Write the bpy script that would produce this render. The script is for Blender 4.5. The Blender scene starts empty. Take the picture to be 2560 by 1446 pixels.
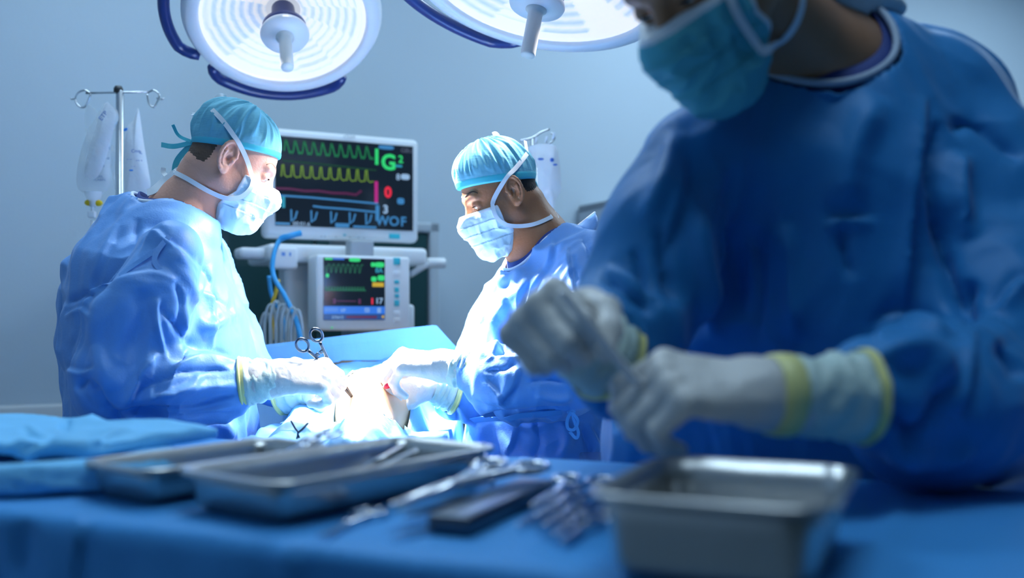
import bpy, math, random
import numpy as np
from mathutils import Vector, Matrix
random.seed(7)
PI = math.pi
FPX = 2560 * 35 / 36          # focal length in pixels (35 mm lens on a 36 mm sensor)
YH = 790                      # height of the horizon in the photograph
CZ = 1.2                      # camera height
SC = bpy.context.scene
COL = SC.collection

def A(*v):
    return np.array(v if len(v) > 1 else v[0], float)

def P(px, py, d):
    """point at depth d (m) seen at photograph position px,py"""
    return A((px - 1280) / FPX * d, d, CZ + (YH - py) / FPX * d)

def nrm(v):
    v = np.asarray(v, float)
    return v / np.linalg.norm(v)

# ------------------------------------------------------------------ materials
def mat(name, col, rough=0.5, metal=0.0, spec=0.5, emit=None, estr=1.0, bump=None, alpha=None, sss=0.0, sheen=0.0, var=None, trans=0.0):
    m = bpy.data.materials.new(name)
    m.use_nodes = True
    nt = m.node_tree
    b = nt.nodes['Principled BSDF']
    b.inputs['Base Color'].default_value = (*col, 1)
    b.inputs['Roughness'].default_value = rough
    b.inputs['Metallic'].default_value = metal
    b.inputs['Specular IOR Level'].default_value = spec
    if emit is not None:
        b.inputs['Emission Color'].default_value = (*emit, 1)
        b.inputs['Emission Strength'].default_value = estr
    if alpha is not None:
        b.inputs['Alpha'].default_value = alpha
    if trans:
        b.inputs['Transmission Weight'].default_value = trans
    if sss:
        b.inputs['Subsurface Weight'].default_value = sss
        b.inputs['Subsurface Radius'].default_value = (0.01, 0.004, 0.002)
        b.inputs['Subsurface Scale'].default_value = 0.6
    if sheen:
        b.inputs['Sheen Weight'].default_value = sheen
    tc = nt.nodes.new('ShaderNodeTexCoord')
    if var:                                   # (scale, amount): mottled colour
        n = nt.nodes.new('ShaderNodeTexNoise')
        n.inputs['Scale'].default_value = var[0]
        n.inputs['Detail'].default_value = 4
        nt.links.new(tc.outputs['Object'], n.inputs['Vector'])
        r = nt.nodes.new('ShaderNodeMix'); r.data_type = 'RGBA'
        r.inputs['A'].default_value = (*[max(0, c * (1 - var[1])) for c in col], 1)
        r.inputs['B'].default_value = (*[min(1, c * (1 + var[1])) for c in col], 1)
        nt.links.new(n.outputs['Fac'], r.inputs['Factor'])
        nt.links.new(r.outputs['Result'], b.inputs['Base Color'])
    if bump:                                  # list of (scale, distance, stretch xyz)
        prev = None
        for sc, dist, st in bump:
            mp = nt.nodes.new('ShaderNodeMapping')
            mp.inputs['Scale'].default_value = st
            nt.links.new(tc.outputs['Object'], mp.inputs['Vector'])
            n = nt.nodes.new('ShaderNodeTexNoise')
            n.inputs['Scale'].default_value = sc
            n.inputs['Detail'].default_value = 3
            nt.links.new(mp.outputs['Vector'], n.inputs['Vector'])
            bp = nt.nodes.new('ShaderNodeBump')
            bp.inputs['Strength'].default_value = 1.0
            bp.inputs['Distance'].default_value = dist
            nt.links.new(n.outputs['Fac'], bp.inputs['Height'])
            if prev: nt.links.new(prev.outputs['Normal'], bp.inputs['Normal'])
            prev = bp
        nt.links.new(prev.outputs['Normal'], b.inputs['Normal'])
    return m

def emat(name, col, s=1.0):
    return mat(name, (0.01, 0.01, 0.012), rough=0.3, emit=col, estr=s)

# ------------------------------------------------------------------ objects
def tag(o, label=None, cat=None, group=None, kind=None):
    if label: o['label'] = label
    if cat: o['category'] = cat
    if group: o['group'] = group
    if kind: o['kind'] = kind
    return o

def empty(name, loc, label=None, cat=None, group=None):
    o = bpy.data.objects.new(name, None)
    o.empty_display_size = 0.05
    o.location = loc
    COL.objects.link(o)
    tag(o, label, cat, group)
    return o

def mesh_obj(name, V, Fs, mats, parent=None, smooth=True, mi=None):
    me = bpy.data.meshes.new(name)
    V = np.asarray(V, float)
    if isinstance(Fs, np.ndarray):
        nf, k = Fs.shape
        me.vertices.add(len(V)); me.vertices.foreach_set('co', V.astype(np.float32).ravel())
        me.loops.add(nf * k); me.loops.foreach_set('vertex_index', Fs.astype(np.int32).ravel())
        me.polygons.add(nf)
        me.polygons.foreach_set('loop_start', np.arange(nf, dtype=np.int32) * k)
        me.polygons.foreach_set('loop_total', np.full(nf, k, np.int32))
        me.update(calc_edges=True)
    else:
        me.from_pydata(V.tolist(), [], [list(f) for f in Fs])
        me.update()
    if not isinstance(mats, (list, tuple)): mats = [mats]
    for m in mats: me.materials.append(m)
    n = len(me.polygons)
    if isinstance(smooth, bool): sm = np.full(n, smooth)
    else: sm = np.asarray(smooth, bool)
    me.polygons.foreach_set('use_smooth', sm)
    if mi is not None: me.polygons.foreach_set('material_index', np.asarray(mi, np.int32))
    me.validate()
    o = bpy.data.objects.new(name, me)
    COL.objects.link(o)
    if parent is not None: adopt(o, parent)
    return o

def adopt(o, parent):
    """parts are modelled in place, so undo the resting place of a top-level parent"""
    o.parent = parent
    if parent.parent is None:
        o.matrix_parent_inverse = Matrix.LocRotScale(parent.location, parent.rotation_euler, parent.scale).inverted()

def copy_tree(o, parent=None):
    c = o.copy(); COL.objects.link(c)
    if parent is not None: c.parent = parent
    for ch in list(o.children): copy_tree(ch, c)
    return c

def catmull(pts, n=8, closed=False):
    pts = [A(p) for p in pts]
    if len(pts) < 3 and not closed:
        return np.array([pts[0] + (pts[-1] - pts[0]) * t for t in np.linspace(0, 1, n + 1)])
    out = []
    m = len(pts)
    rng = m if closed else m - 1
    for i in range(rng):
        if closed: p0, p1, p2, p3 = pts[i - 1], pts[i], pts[(i + 1) % m], pts[(i + 2) % m]
        else:
            p1, p2 = pts[i], pts[i + 1]
            p0 = pts[i - 1] if i > 0 else 2 * p1 - p2
            p3 = pts[i + 2] if i + 2 < m else 2 * p2 - p1
        for k in range(n):
            t = k / n
            out.append(0.5 * (2 * p1 + (p2 - p0) * t + (2 * p0 - 5 * p1 + 4 * p2 - p3) * t * t + (3 * p1 - p0 - 3 * p2 + p3) * t ** 3))
    if not closed: out.append(pts[-1])
    return np.array(out)

class MB:
    """collects shapes into one mesh"""
    def __init__(s): s.V = []; s.F = []; s.S = []; s.M = []; s.n = 0
    def add(s, V, Fs, smooth=True, m=0):
        V = np.asarray(V, float).reshape(-1, 3)
        s.V.append(V)
        for f in Fs:
            s.F.append([i + s.n for i in f]); s.S.append(smooth); s.M.append(m)
        s.n += len(V)
        return s
    def box(s, c, h, R=None, bev=0.0, m=0):
        """bevelled box: centre, half sizes, rotation 3x3"""
        R = np.eye(3) if R is None else np.asarray(R)
        h = A(h); c = A(c); b = min(bev, min(h) * 0.95)
        if b <= 0:
            V = [(x, y, z) for x in (-1, 1) for y in (-1, 1) for z in (-1, 1)]
            V = np.array(V) * h
            Fs = [(0, 1, 3, 2), (4, 6, 7, 5), (0, 4, 5, 1), (2, 3, 7, 6), (0, 2, 6, 4), (1, 5, 7, 3)]
            return s.add(V @ R.T + c, Fs, False, m)
        # rounded box from a subdivided sphere of corners
        k = 3
        prof = []
        for i in range(k + 1):
            a = -PI / 2 + i * PI / 2 / k
            prof.append((math.cos(a), math.sin(a), -1))
        for i in range(k + 1):
            a = i * PI / 2 / k
            prof.append((math.cos(a), math.sin(a), 1))
        ring = []
        for q, (sx, sy) in enumerate(((1, 1), (-1, 1), (-1, -1), (1, -1))):
            for i in range(k + 1):
                a = q * PI / 2 + i * PI / 2 / k
                ring.append((math.cos(a), math.sin(a), sx, sy))
        V = []; nr = len(ring)
        for pr, pz, sz in prof:
            for cx, cy, sx, sy in ring:
                V.append((sx * (h[0] - b) + b * cx * pr, sy * (h[1] - b) + b * cy * pr, sz * (h[2] - b) + b * pz))
        Fs = []
        for i in range(len(prof) - 1):
            for j in range(nr):
                Fs.append((i * nr + j, i * nr + (j + 1) % nr, (i + 1) * nr + (j + 1) % nr, (i + 1) * nr + j))
        Fs.append(tuple(reversed(range(nr))))
        Fs.append(tuple(range((len(prof) - 1) * nr, len(prof) * nr)))
        return s.add(np.array(V) @ R.T + c, Fs, True, m)
    def tube(s, pts, r, seg=12, caps=True, closed=False, m=0, sq=None):
        pts = np.asarray(pts, float); n = len(pts)
        r = np.full(n, r, float) if np.isscalar(r) else np.asarray(r, float)
        T = np.gradient(pts, axis=0)
        if closed: T = np.roll(pts, -1, 0) - np.roll(pts, 1, 0)
        T /= np.linalg.norm(T, axis=1)[:, None] + 1e-12
        up = A(0, 0, 1) if abs(T[0][2]) < 0.9 else A(1, 0, 0)
        N = np.zeros_like(T)
        v = up - T[0] * up.dot(T[0]); N[0] = nrm(v)
        for i in range(1, n):
            v = N[i - 1] - T[i] * N[i - 1].dot(T[i]); N[i] = nrm(v)
        B = np.cross(T, N)
        a = np.arange(seg) * 2 * PI / seg
        V = pts[:, None] + r[:, None, None] * (np.cos(a)[None, :, None] * N[:, None] + np.sin(a)[None, :, None] * B[:, None])
        Fs = []
        for i in range(n if closed else n - 1):
            i2 = (i + 1) % n
            for j in range(seg):
                Fs.append((i * seg + j, i * seg + (j + 1) % seg, i2 * seg + (j + 1) % seg, i2 * seg + j))
        if caps and not closed:
            Fs.append(tuple(reversed(range(seg)))); Fs.append(tuple(range((n - 1) * seg, n * seg)))
        return s.add(V, Fs, True, m)
    def lathe(s, prof, o=(0, 0, 0), ax=(0, 0, 1), seg=48, m=0, smooth=True, mf=None):
        """profile of (radius, height) turned about the axis ax through o"""
        z = nrm(ax); x = nrm(np.cross(z, (0, 1, 0) if abs(z[1]) < 0.9 else (1, 0, 0))); y = np.cross(z, x)
        V = []; Fs = []
        for rr, h in prof:
            for j in range(seg):
                a = j * 2 * PI / seg
                V.append(A(o) + z * h + rr * (math.cos(a) * x + math.sin(a) * y))
        for i in range(len(prof) - 1):
            for j in range(seg):
                Fs.append((i * seg + j, i * seg + (j + 1) % seg, (i + 1) * seg + (j + 1) % seg, (i + 1) * seg + j))
        return s.add(V, Fs, smooth, m)
    def cyl(s, a, b, r, seg=20, m=0, r2=None):
        a = A(a); b = A(b); r2 = r if r2 is None else r2
        L = np.linalg.norm(b - a); e = min(r, r2) * 0.12
        return s.lathe([(0, 0), (r - e, 0), (r, e), (r2, L - e), (r2 - e, L), (0, L)], a, b - a, seg, m)
    def sphere(s, c, r, m=0, seg=16, R=None):
        r = np.full(3, r) if np.isscalar(r) else A(r)
        V = []; Fs = []; rings = seg // 2
        for i in range(rings + 1):
            t = i * PI / rings
            for j in range(seg):
                p = j * 2 * PI / seg
                V.append((math.sin(t) * math.cos(p), math.sin(t) * math.sin(p), math.cos(t)))
        for i in range(rings):
            for j in range(seg):
                Fs.append((i * seg + j, (i + 1) * seg + j, (i + 1) * seg + (j + 1) % seg, i * seg + (j + 1) % seg))
        V = np.array(V) * r
        if R is not None: V = V @ np.asarray(R).T
        return s.add(V + A(c), Fs, True, m)
    def ribbon(s, pts, w, th, nor, m=0):
        """flat band along pts with width w, thickness th; nor: normals"""
        pts = np.asarray(pts, float); n = len(pts)
        w = np.full(n, w, float) if np.isscalar(w) else np.asarray(w, float)
        T = np.gradient(pts, axis=0); T /= np.linalg.norm(T, axis=1)[:, None] + 1e-12
        N = np.asarray(nor, float)
        if N.ndim == 1: N = np.repeat(N[None], n, 0)
        B = np.cross(T, N); B /= np.linalg.norm(B, axis=1)[:, None] + 1e-12
        N = np.cross(B, T)
        c = [pts - B * w[:, None] / 2 - N * th / 2, pts + B * w[:, None] / 2 - N * th / 2,
             pts + B * w[:, None] / 2 + N * th / 2, pts - B * w[:, None] / 2 + N * th / 2]
        k = 0; V = np.stack(c, 1)
        idx = [[i * 4 + j for j in range(4)] for i in range(n)]
        W = list(V.reshape(-1, 3)); Fs = []
        for j in range(4):                       # four strips with their own corners, so the flat sides shade smoothly
            o = len(W)
            for i in range(n): W += [c[j][i], c[(j + 1) % 4][i]]
            Fs += [(o + 2 * i, o + 2 * i + 1, o + 2 * i + 3, o + 2 * i + 2) for i in range(n - 1)]
        Fs.append((3, 2, 1, 0)); Fs.append(tuple(range(n * 4 - 4, n * 4)))
        return s.add(np.array(W), Fs, True, m)
    def build(s, name, mats, parent=None, smooth=None):
        V = np.concatenate(s.V)
        o = mesh_obj(name, V, s.F, mats, parent, np.array(s.S) if smooth is None else smooth, s.M)
        return o

def wtube(name, pts, r, m, parent=None, seg=10, n=8, closed=False):
    mb = MB(); mb.tube(catmull(pts, n, closed), r, seg, closed=closed)
    return mb.build(name, m, parent)

def text_mesh(body, size, bold=0.0, extrude=0.0004, align='CENTER'):
    c = bpy.data.curves.new('lettering', 'FONT')
    c.body = body; c.size = size; c.offset = bold; c.extrude = extrude
    c.align_x = align; c.align_y = 'CENTER'; c.resolution_u = 3
    o = bpy.data.objects.new('lettering', c); COL.objects.link(o)
    dg = bpy.context.evaluated_depsgraph_get(); dg.update()
    me = o.evaluated_get(dg).to_mesh()
    V = np.array([v.co[:] for v in me.vertices]); Fs = [list(p.vertices) for p in me.polygons]
    o.evaluated_get(dg).to_mesh_clear()
    bpy.data.objects.remove(o); bpy.data.curves.remove(c)
    return V, Fs

# ------------------------------------------------------------------ signed distance shapes
def smin(a, b, k):
    if k <= 0: return np.minimum(a, b)
    h = np.maximum(k - np.abs(a - b), 0) / k
    return np.minimum(a, b) - h * h * k * 0.25

class Shape:
    def __init__(s): s.pr = []; s.set()
    def set(s, R=None, t=(0, 0, 0), sc=1.0):
        s.R = np.eye(3) if R is None else np.asarray(R, float); s.t = A(t); s.sc = sc; return s
    def w(s, p): return s.R @ (A(p) * s.sc) + s.t
    def _add(s, fn, lo, hi, k, op): s.pr.append((fn, A(lo), A(hi), k * s.sc, op)); return s
    def cone(s, a, b, ra, rb=None, k=0.01, op='u', flat=None):
        """tapered capsule; flat=(axis, factor>1 squeezes along axis)"""
        a = s.w(a); b = s.w(b); rb = ra if rb is None else rb
        ra *= s.sc; rb *= s.sc
        d = b - a
        u = None
        if flat: u = s.R @ nrm(flat[0]); q = flat[1]
        def fn(X, Y, Z):
            px, py, pz = X - a[0], Y - a[1], Z - a[2]
            dd = d
            if u is not None:
                e = (q - 1) * (px * u[0] + py * u[1] + pz * u[2])
                px, py, pz = px + e * u[0], py + e * u[1], pz + e * u[2]
                dd = d + (q - 1) * d.dot(u) * u
            L2 = dd.dot(dd) + 1e-12
            t = np.clip((px * dd[0] + py * dd[1] + pz * dd[2]) / L2, 0, 1)
            return np.sqrt((px - t * dd[0]) ** 2 + (py - t * dd[1]) ** 2 + (pz - t * dd[2]) ** 2) - (ra + (rb - ra) * t)
        r = max(ra, rb) * (1 if not flat else max(1, 1 / flat[1]))
        return s._add(fn, np.minimum(a, b) - r, np.maximum(a, b) + r, k, op)
    def chain(s, pts, rs, k=0.01, op='u', flat=None):
        for i in range(len(pts) - 1): s.cone(pts[i], pts[i + 1], rs[i], rs[i + 1], k, op, flat)
        return s
    def ell(s, c, r, k=0.01, op='u', R=None):
        c = s.w(c); r = A(r) * s.sc
        R = s.R if R is None else s.R @ np.asarray(R)
        def fn(X, Y, Z):
            px, py, pz = X - c[0], Y - c[1], Z - c[2]
            q = [(px * R[0, i] + py * R[1, i] + pz * R[2, i]) / r[i] for i in range(3)]
            k0 = np.sqrt(q[0] ** 2 + q[1] ** 2 + q[2] ** 2)
            k1 = np.sqrt((q[0] / r[0]) ** 2 + (q[1] / r[1]) ** 2 + (q[2] / r[2]) ** 2) + 1e-9
            return k0 * (k0 - 1) / k1
        m = r.max()
        return s._add(fn, c - m, c + m, k, op)
    def box(s, c, h, rd=0.005, k=0.01, op='u', R=None):
        c = s.w(c); h = A(h) * s.sc; rd *= s.sc
        R = s.R if R is None else s.R @ np.asarray(R)
        def fn(X, Y, Z):
            px, py, pz = X - c[0], Y - c[1], Z - c[2]
            q = [np.abs(px * R[0, i] + py * R[1, i] + pz * R[2, i]) - h[i] + rd for i in range(3)]
            return np.sqrt(sum(np.maximum(e, 0) ** 2 for e in q)) + np.minimum(np.maximum(np.maximum(q[0], q[1]), q[2]), 0) - rd
        m = np.linalg.norm(h)
        return s._add(fn, c - m, c + m, k, op)
    def plane(s, n, p, k=0.0):
        """keep the side the normal points away from (n.(x-p) < 0)"""
        n = s.R @ nrm(n); p = s.w(p)
        def fn(X, Y, Z): return (X - p[0]) * n[0] + (Y - p[1]) * n[1] + (Z - p[2]) * n[2]
        return s._add(fn, A(-1e3, -1e3, -1e3), A(1e3, 1e3, 1e3), k, 'i')
    def func(s, fn, k=0.0, op='i'):
        """whole-space function of local coordinates"""
        R, t, sc = s.R, s.t, s.sc
        def g(X, Y, Z):
            px, py, pz = X - t[0], Y - t[1], Z - t[2]
            return sc * fn(*[(px * R[0, i] + py * R[1, i] + pz * R[2, i]) / sc for i in range(3)])
        return s._add(g, A(-1e3, -1e3, -1e3), A(1e3, 1e3, 1e3), k, op)
    def _comb(s, f, d, k, op):
        if op == 'u': return smin(f, d, k)
        if op == 's': return -smin(-f, d, k)
        return -smin(-f, -d, k)
    def ev(s, p):
        p = np.asarray(p, float).reshape(-1, 3); X, Y, Z = p.T
        f = np.full(len(p), 1.0)
        for fn, lo, hi, k, op in s.pr: f = s._comb(f, fn(X, Y, Z), k, op)
        return f
    def grad(s, p, e=0.002):
        p = np.asarray(p, float).reshape(-1, 3)
        g = np.stack([s.ev(p + e * np.eye(3)[i]) - s.ev(p - e * np.eye(3)[i]) for i in range(3)], 1)
        return g / (np.linalg.norm(g, axis=1)[:, None] + 1e-9)
    def snap(s, p, off=0.0, it=6):
        p = np.asarray(p, float).reshape(-1, 3).copy()
        for _ in range(it):
            p -= np.clip(s.ev(p) - off, -0.05, 0.05)[:, None] * s.grad(p) * 0.8
        return p
    def bounds(s):
        lo = np.min([q[1] for q in s.pr if q[4] == 'u'], 0); hi = np.max([q[2] for q in s.pr if q[4] == 'u'], 0)
        return lo, hi
    def mesh(s, h, lo=None, hi=None, pad=0.02):
        l0, h0 = s.bounds()
        lo = l0 - pad if lo is None else np.maximum(A(lo), l0 - pad)
        hi = h0 + pad if hi is None else np.minimum(A(hi), h0 + pad)
        n = np.ceil((hi - lo) / h).astype(int) + 1
        ax = [(lo[i] + h * np.arange(n[i])).astype(np.float32) for i in range(3)]
        f = np.full(n, 1.0, np.float32)
        for fn, l, u, k, op in s.pr:
            m = max(k, 0) + 4 * h
            a = np.clip(np.floor((l - m - lo) / h).astype(int), 0, n); b = np.clip(np.ceil((u + m - lo) / h).astype(int) + 1, 0, n)
            if np.any(b <= a): continue
            sl = tuple(slice(a[i], b[i]) for i in range(3))
            X = ax[0][sl[0]][:, None, None]; Y = ax[1][sl[1]][None, :, None]; Z = ax[2][sl[2]][None, None, :]
            f[sl] = s._comb(f[sl], fn(X, Y, Z), k, op)
        return surface_nets(f, lo, h)

def surface_nets(f, lo, h):
    ins = f < 0
    nx, ny, nz = f.shape
    cnt = np.zeros((nx - 1, ny - 1, nz - 1), np.int8)
    cs = [(i, j, k) for i in (0, 1) for j in (0, 1) for k in (0, 1)]
    for i, j, k in cs: cnt += ins[i:nx - 1 + i, j:ny - 1 + j, k:nz - 1 + k]
    act = (cnt > 0) & (cnt < 8)
    ai = np.argwhere(act)
    idx = np.full(act.shape, -1, np.int64); idx[act] = np.arange(len(ai))
    vals = np.stack([f[ai[:, 0] + i, ai[:, 1] + j, ai[:, 2] + k] for i, j, k in cs], 1)
    acc = np.zeros((len(ai), 3)); c = np.zeros(len(ai))
    for p in range(8):
        for q in range(p + 1, 8):
            if bin(p ^ q).count('1') != 1: continue
            v0, v1 = vals[:, p], vals[:, q]
            x = (v0 < 0) != (v1 < 0)
            t = np.where(x, v0 / np.where(x, v0 - v1, 1), 0)
            pos = A(cs[p])[None] + t[:, None] * (A(cs[q]) - A(cs[p]))[None]
            acc += np.where(x[:, None], pos, 0); c += x
    V = lo + h * (ai + acc / np.maximum(c, 1)[:, None])
    Fs = []
    for axn in range(3):
        a, b = [(1, 2), (2, 0), (0, 1)][axn]
        s0 = [slice(None)] * 3; s1 = [slice(None)] * 3
        s0[axn] = slice(0, -1); s1[axn] = slice(1, None)
        i0 = ins[tuple(s0)]; i1 = ins[tuple(s1)]
        e = np.argwhere(i0 != i1)
        ok = (e[:, a] >= 1) & (e[:, b] >= 1) & (e[:, a] < f.shape[a] - 1) & (e[:, b] < f.shape[b] - 1)
        e = e[ok]
        if not len(e): continue
        ds = []
        for da, db in ((-1, -1), (0, -1), (0, 0), (-1, 0)):
            q = e.copy(); q[:, a] += da; q[:, b] += db
            ds.append(idx[q[:, 0], q[:, 1], q[:, 2]])
        Q = np.stack(ds, 1)
        fl = ~i0[e[:, 0], e[:, 1], e[:, 2]]
        Q[fl] = Q[fl][:, ::-1]
        Fs.append(Q)
    return V, np.concatenate(Fs)

def vnormals(V, Fs):
    N = np.zeros_like(V)
    n = np.cross(V[Fs[:, 2]] - V[Fs[:, 0]], V[Fs[:, 3]] - V[Fs[:, 1]])
    for i in range(4): np.add.at(N, Fs[:, i], n)
    return N / (np.linalg.norm(N, axis=1)[:, None] + 1e-12)

def smooth_mesh(V, Fs, it=1, lam=0.5):
    E = np.concatenate([Fs[:, [i, (i + 1) % 4]] for i in range(4)])
    for _ in range(it):
        S = np.zeros_like(V); c = np.zeros(len(V))
        np.add.at(S, E[:, 0], V[E[:, 1]]); np.add.at(c, E[:, 0], 1)
        np.add.at(S, E[:, 1], V[E[:, 0]]); np.add.at(c, E[:, 1], 1)
        V = V + lam * (S / np.maximum(c, 1)[:, None] - V)
    return V

def vnoise(p, seed=0):
    """value noise in [-1,1] for points (n,3)"""
    p = np.asarray(p, float)
    i = np.floor(p).astype(np.int64); f = p - i; f = f * f * (3 - 2 * f)
    def hsh(x, y, z):
        n = (x * 374761393 + y * 668265263 + z * 2147483647 + seed * 1274126177) & 0xffffffff
        n = ((n ^ (n >> 13)) * 1274126177) & 0xffffffff
        return ((n ^ (n >> 16)) & 0xffff) / 32767.5 - 1
    r = 0
    for dx in (0, 1):
        for dy in (0, 1):
            for dz in (0, 1):
                w = (f[:, 0] if dx else 1 - f[:, 0]) * (f[:, 1] if dy else 1 - f[:, 1]) * (f[:, 2] if dz else 1 - f[:, 2])
                r = r + w * hsh(i[:, 0] + dx, i[:, 1] + dy, i[:, 2] + dz)
    return r

def ridged(p, seed=0):
    n = vnoise(p, seed) + 0.35 * vnoise(p * 2.1 + 5.3, seed + 1)
    return 1 - 2 * np.minimum(np.abs(n) * 1.6, 1)

def cloth_folds(V, N, folds, d0, front=True):
    """folds: (list of photo points, width px, height mm, kind) measured at depth d0; real displacement of the cloth"""
    D = np.zeros(len(V))
    qx = V[:, 0] / V[:, 1] * FPX + 1280; qy = YH - (V[:, 2] - CZ) / V[:, 1] * FPX
    fr = np.clip((0.25 - N[:, 1]) / 0.4, 0, 1) if front else 1.0
    for pts, w, amp, kind in folds:
        c = catmull([(x, y, 0) for x, y in pts], 6)[:, :2]
        best = np.full(len(V), 1e9); sd = np.zeros(len(V)); tt = np.zeros(len(V))
        near = (qx > c[:, 0].min() - 4 * w) & (qx < c[:, 0].max() + 4 * w) & (qy > c[:, 1].min() - 4 * w) & (qy < c[:, 1].max() + 4 * w)
        ii = np.nonzero(near)[0]
        if not len(ii): continue
        x = qx[ii]; y = qy[ii]; be = np.full(len(ii), 1e9); sg = np.zeros(len(ii)); ta = np.zeros(len(ii))
        for i in range(len(c) - 1):
            a, b = c[i], c[i + 1]; d = b - a; L = d.dot(d) + 1e-9
            t = np.clip(((x - a[0]) * d[0] + (y - a[1]) * d[1]) / L, 0, 1)
            ex = x - a[0] - t * d[0]; ey = y - a[1] - t * d[1]
            q = np.sqrt(ex ** 2 + ey ** 2); s = np.sign(d[0] * ey - d[1] * ex)
            m = q < be
            be = np.where(m, q, be); sg = np.where(m, s, sg); ta = np.where(m, (i + t) / (len(c) - 1), ta)
        env = np.clip(np.minimum(ta, 1 - ta) * 5, 0, 1) ** 0.7
        u = be / w
        if kind == 'r': v = np.exp(-u * u)                         # rounded ridge / groove
        elif kind == 'c': v = np.exp(-u * 1.4)                      # sharp crease
        else: v = (1.5 / (1 + np.exp(np.clip(-5 * sg * u, -40, 40))) - .6) * np.exp(-u * 1.1)   # overlapping step
        D[ii] += amp * 0.001 * v * env
    return V + N * (D * fr)[:, None]

def rot(ax, a):
    ax = nrm(ax); c, s = math.cos(a), math.sin(a); x, y, z = ax
    return np.array([[c + x * x * (1 - c), x * y * (1 - c) - z * s, x * z * (1 - c) + y * s],
                     [y * x * (1 - c) + z * s, c + y * y * (1 - c), y * z * (1 - c) - x * s],
                     [z * x * (1 - c) - y * s, z * y * (1 - c) + x * s, c + z * z * (1 - c)]])
# ------------------------------------------------------------------ people
def head_frame(yaw_dir, pitch, roll=0.0):
    """columns: forward, left, up. yaw_dir = horizontal facing direction"""
    f = nrm(A(yaw_dir[0], yaw_dir[1], 0)); l = np.cross((0, 0, 1), f); u = A(0, 0, 1)
    R = np.stack([f, l, u], 1)
    R = rot(l, pitch) @ R          # nod: forward goes down for positive pitch
    R = rot(R[:, 0], roll) @ R
    return R

def ray(shapes, px, py, d0, d1, off=0.0, n=260):
    """first point of the surface met when looking along photo position px,py"""
    ds = np.linspace(d0, d1, n)
    pts = np.array([P(px, py, d) for d in ds])
    f = np.min([s.ev(pts) for s in shapes], 0) - off
    k = np.nonzero(f < 0)[0]
    if len(k) == 0:
        i = int(np.argmin(f)); return pts[i]
    i = k[0]
    if i == 0: return pts[0]
    a, b = ds[i - 1], ds[i]
    t = f[i - 1] / (f[i - 1] - f[i])
    return P(px, py, a + (b - a) * t)

def gradmin(shapes, p):
    p = np.asarray(p).reshape(-1, 3)
    F = np.stack([s.ev(p) for s in shapes]); G = np.stack([s.grad(p) for s in shapes])
    return G[np.argmin(F, 0), np.arange(len(p))]

def surf_line(shapes, pts, d0, d1, off=0.0035, n=6):
    """photo positions -> smooth line lying on the surface, with normals"""
    c = catmull([(x, y, 0) for x, y in pts], n)
    q = np.array([ray(shapes, x, y, d0, d1, off) for x, y, _ in c])
    for _ in range(6):
        q[1:-1] = 0.5 * q[1:-1] + 0.25 * (q[:-2] + q[2:])
        f = np.min([s.ev(q) for s in shapes], 0)
        q = q + gradmin(shapes, q) * np.clip(off * .7 - f, 0, .01)[:, None]
    q[1:-1] = 0.5 * q[1:-1] + 0.25 * (q[:-2] + q[2:])
    nn = gradmin(shapes, q)
    for _ in range(8): nn[1:-1] = 0.5 * nn[1:-1] + 0.25 * (nn[:-2] + nn[2:])
    return q, nn

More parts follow.
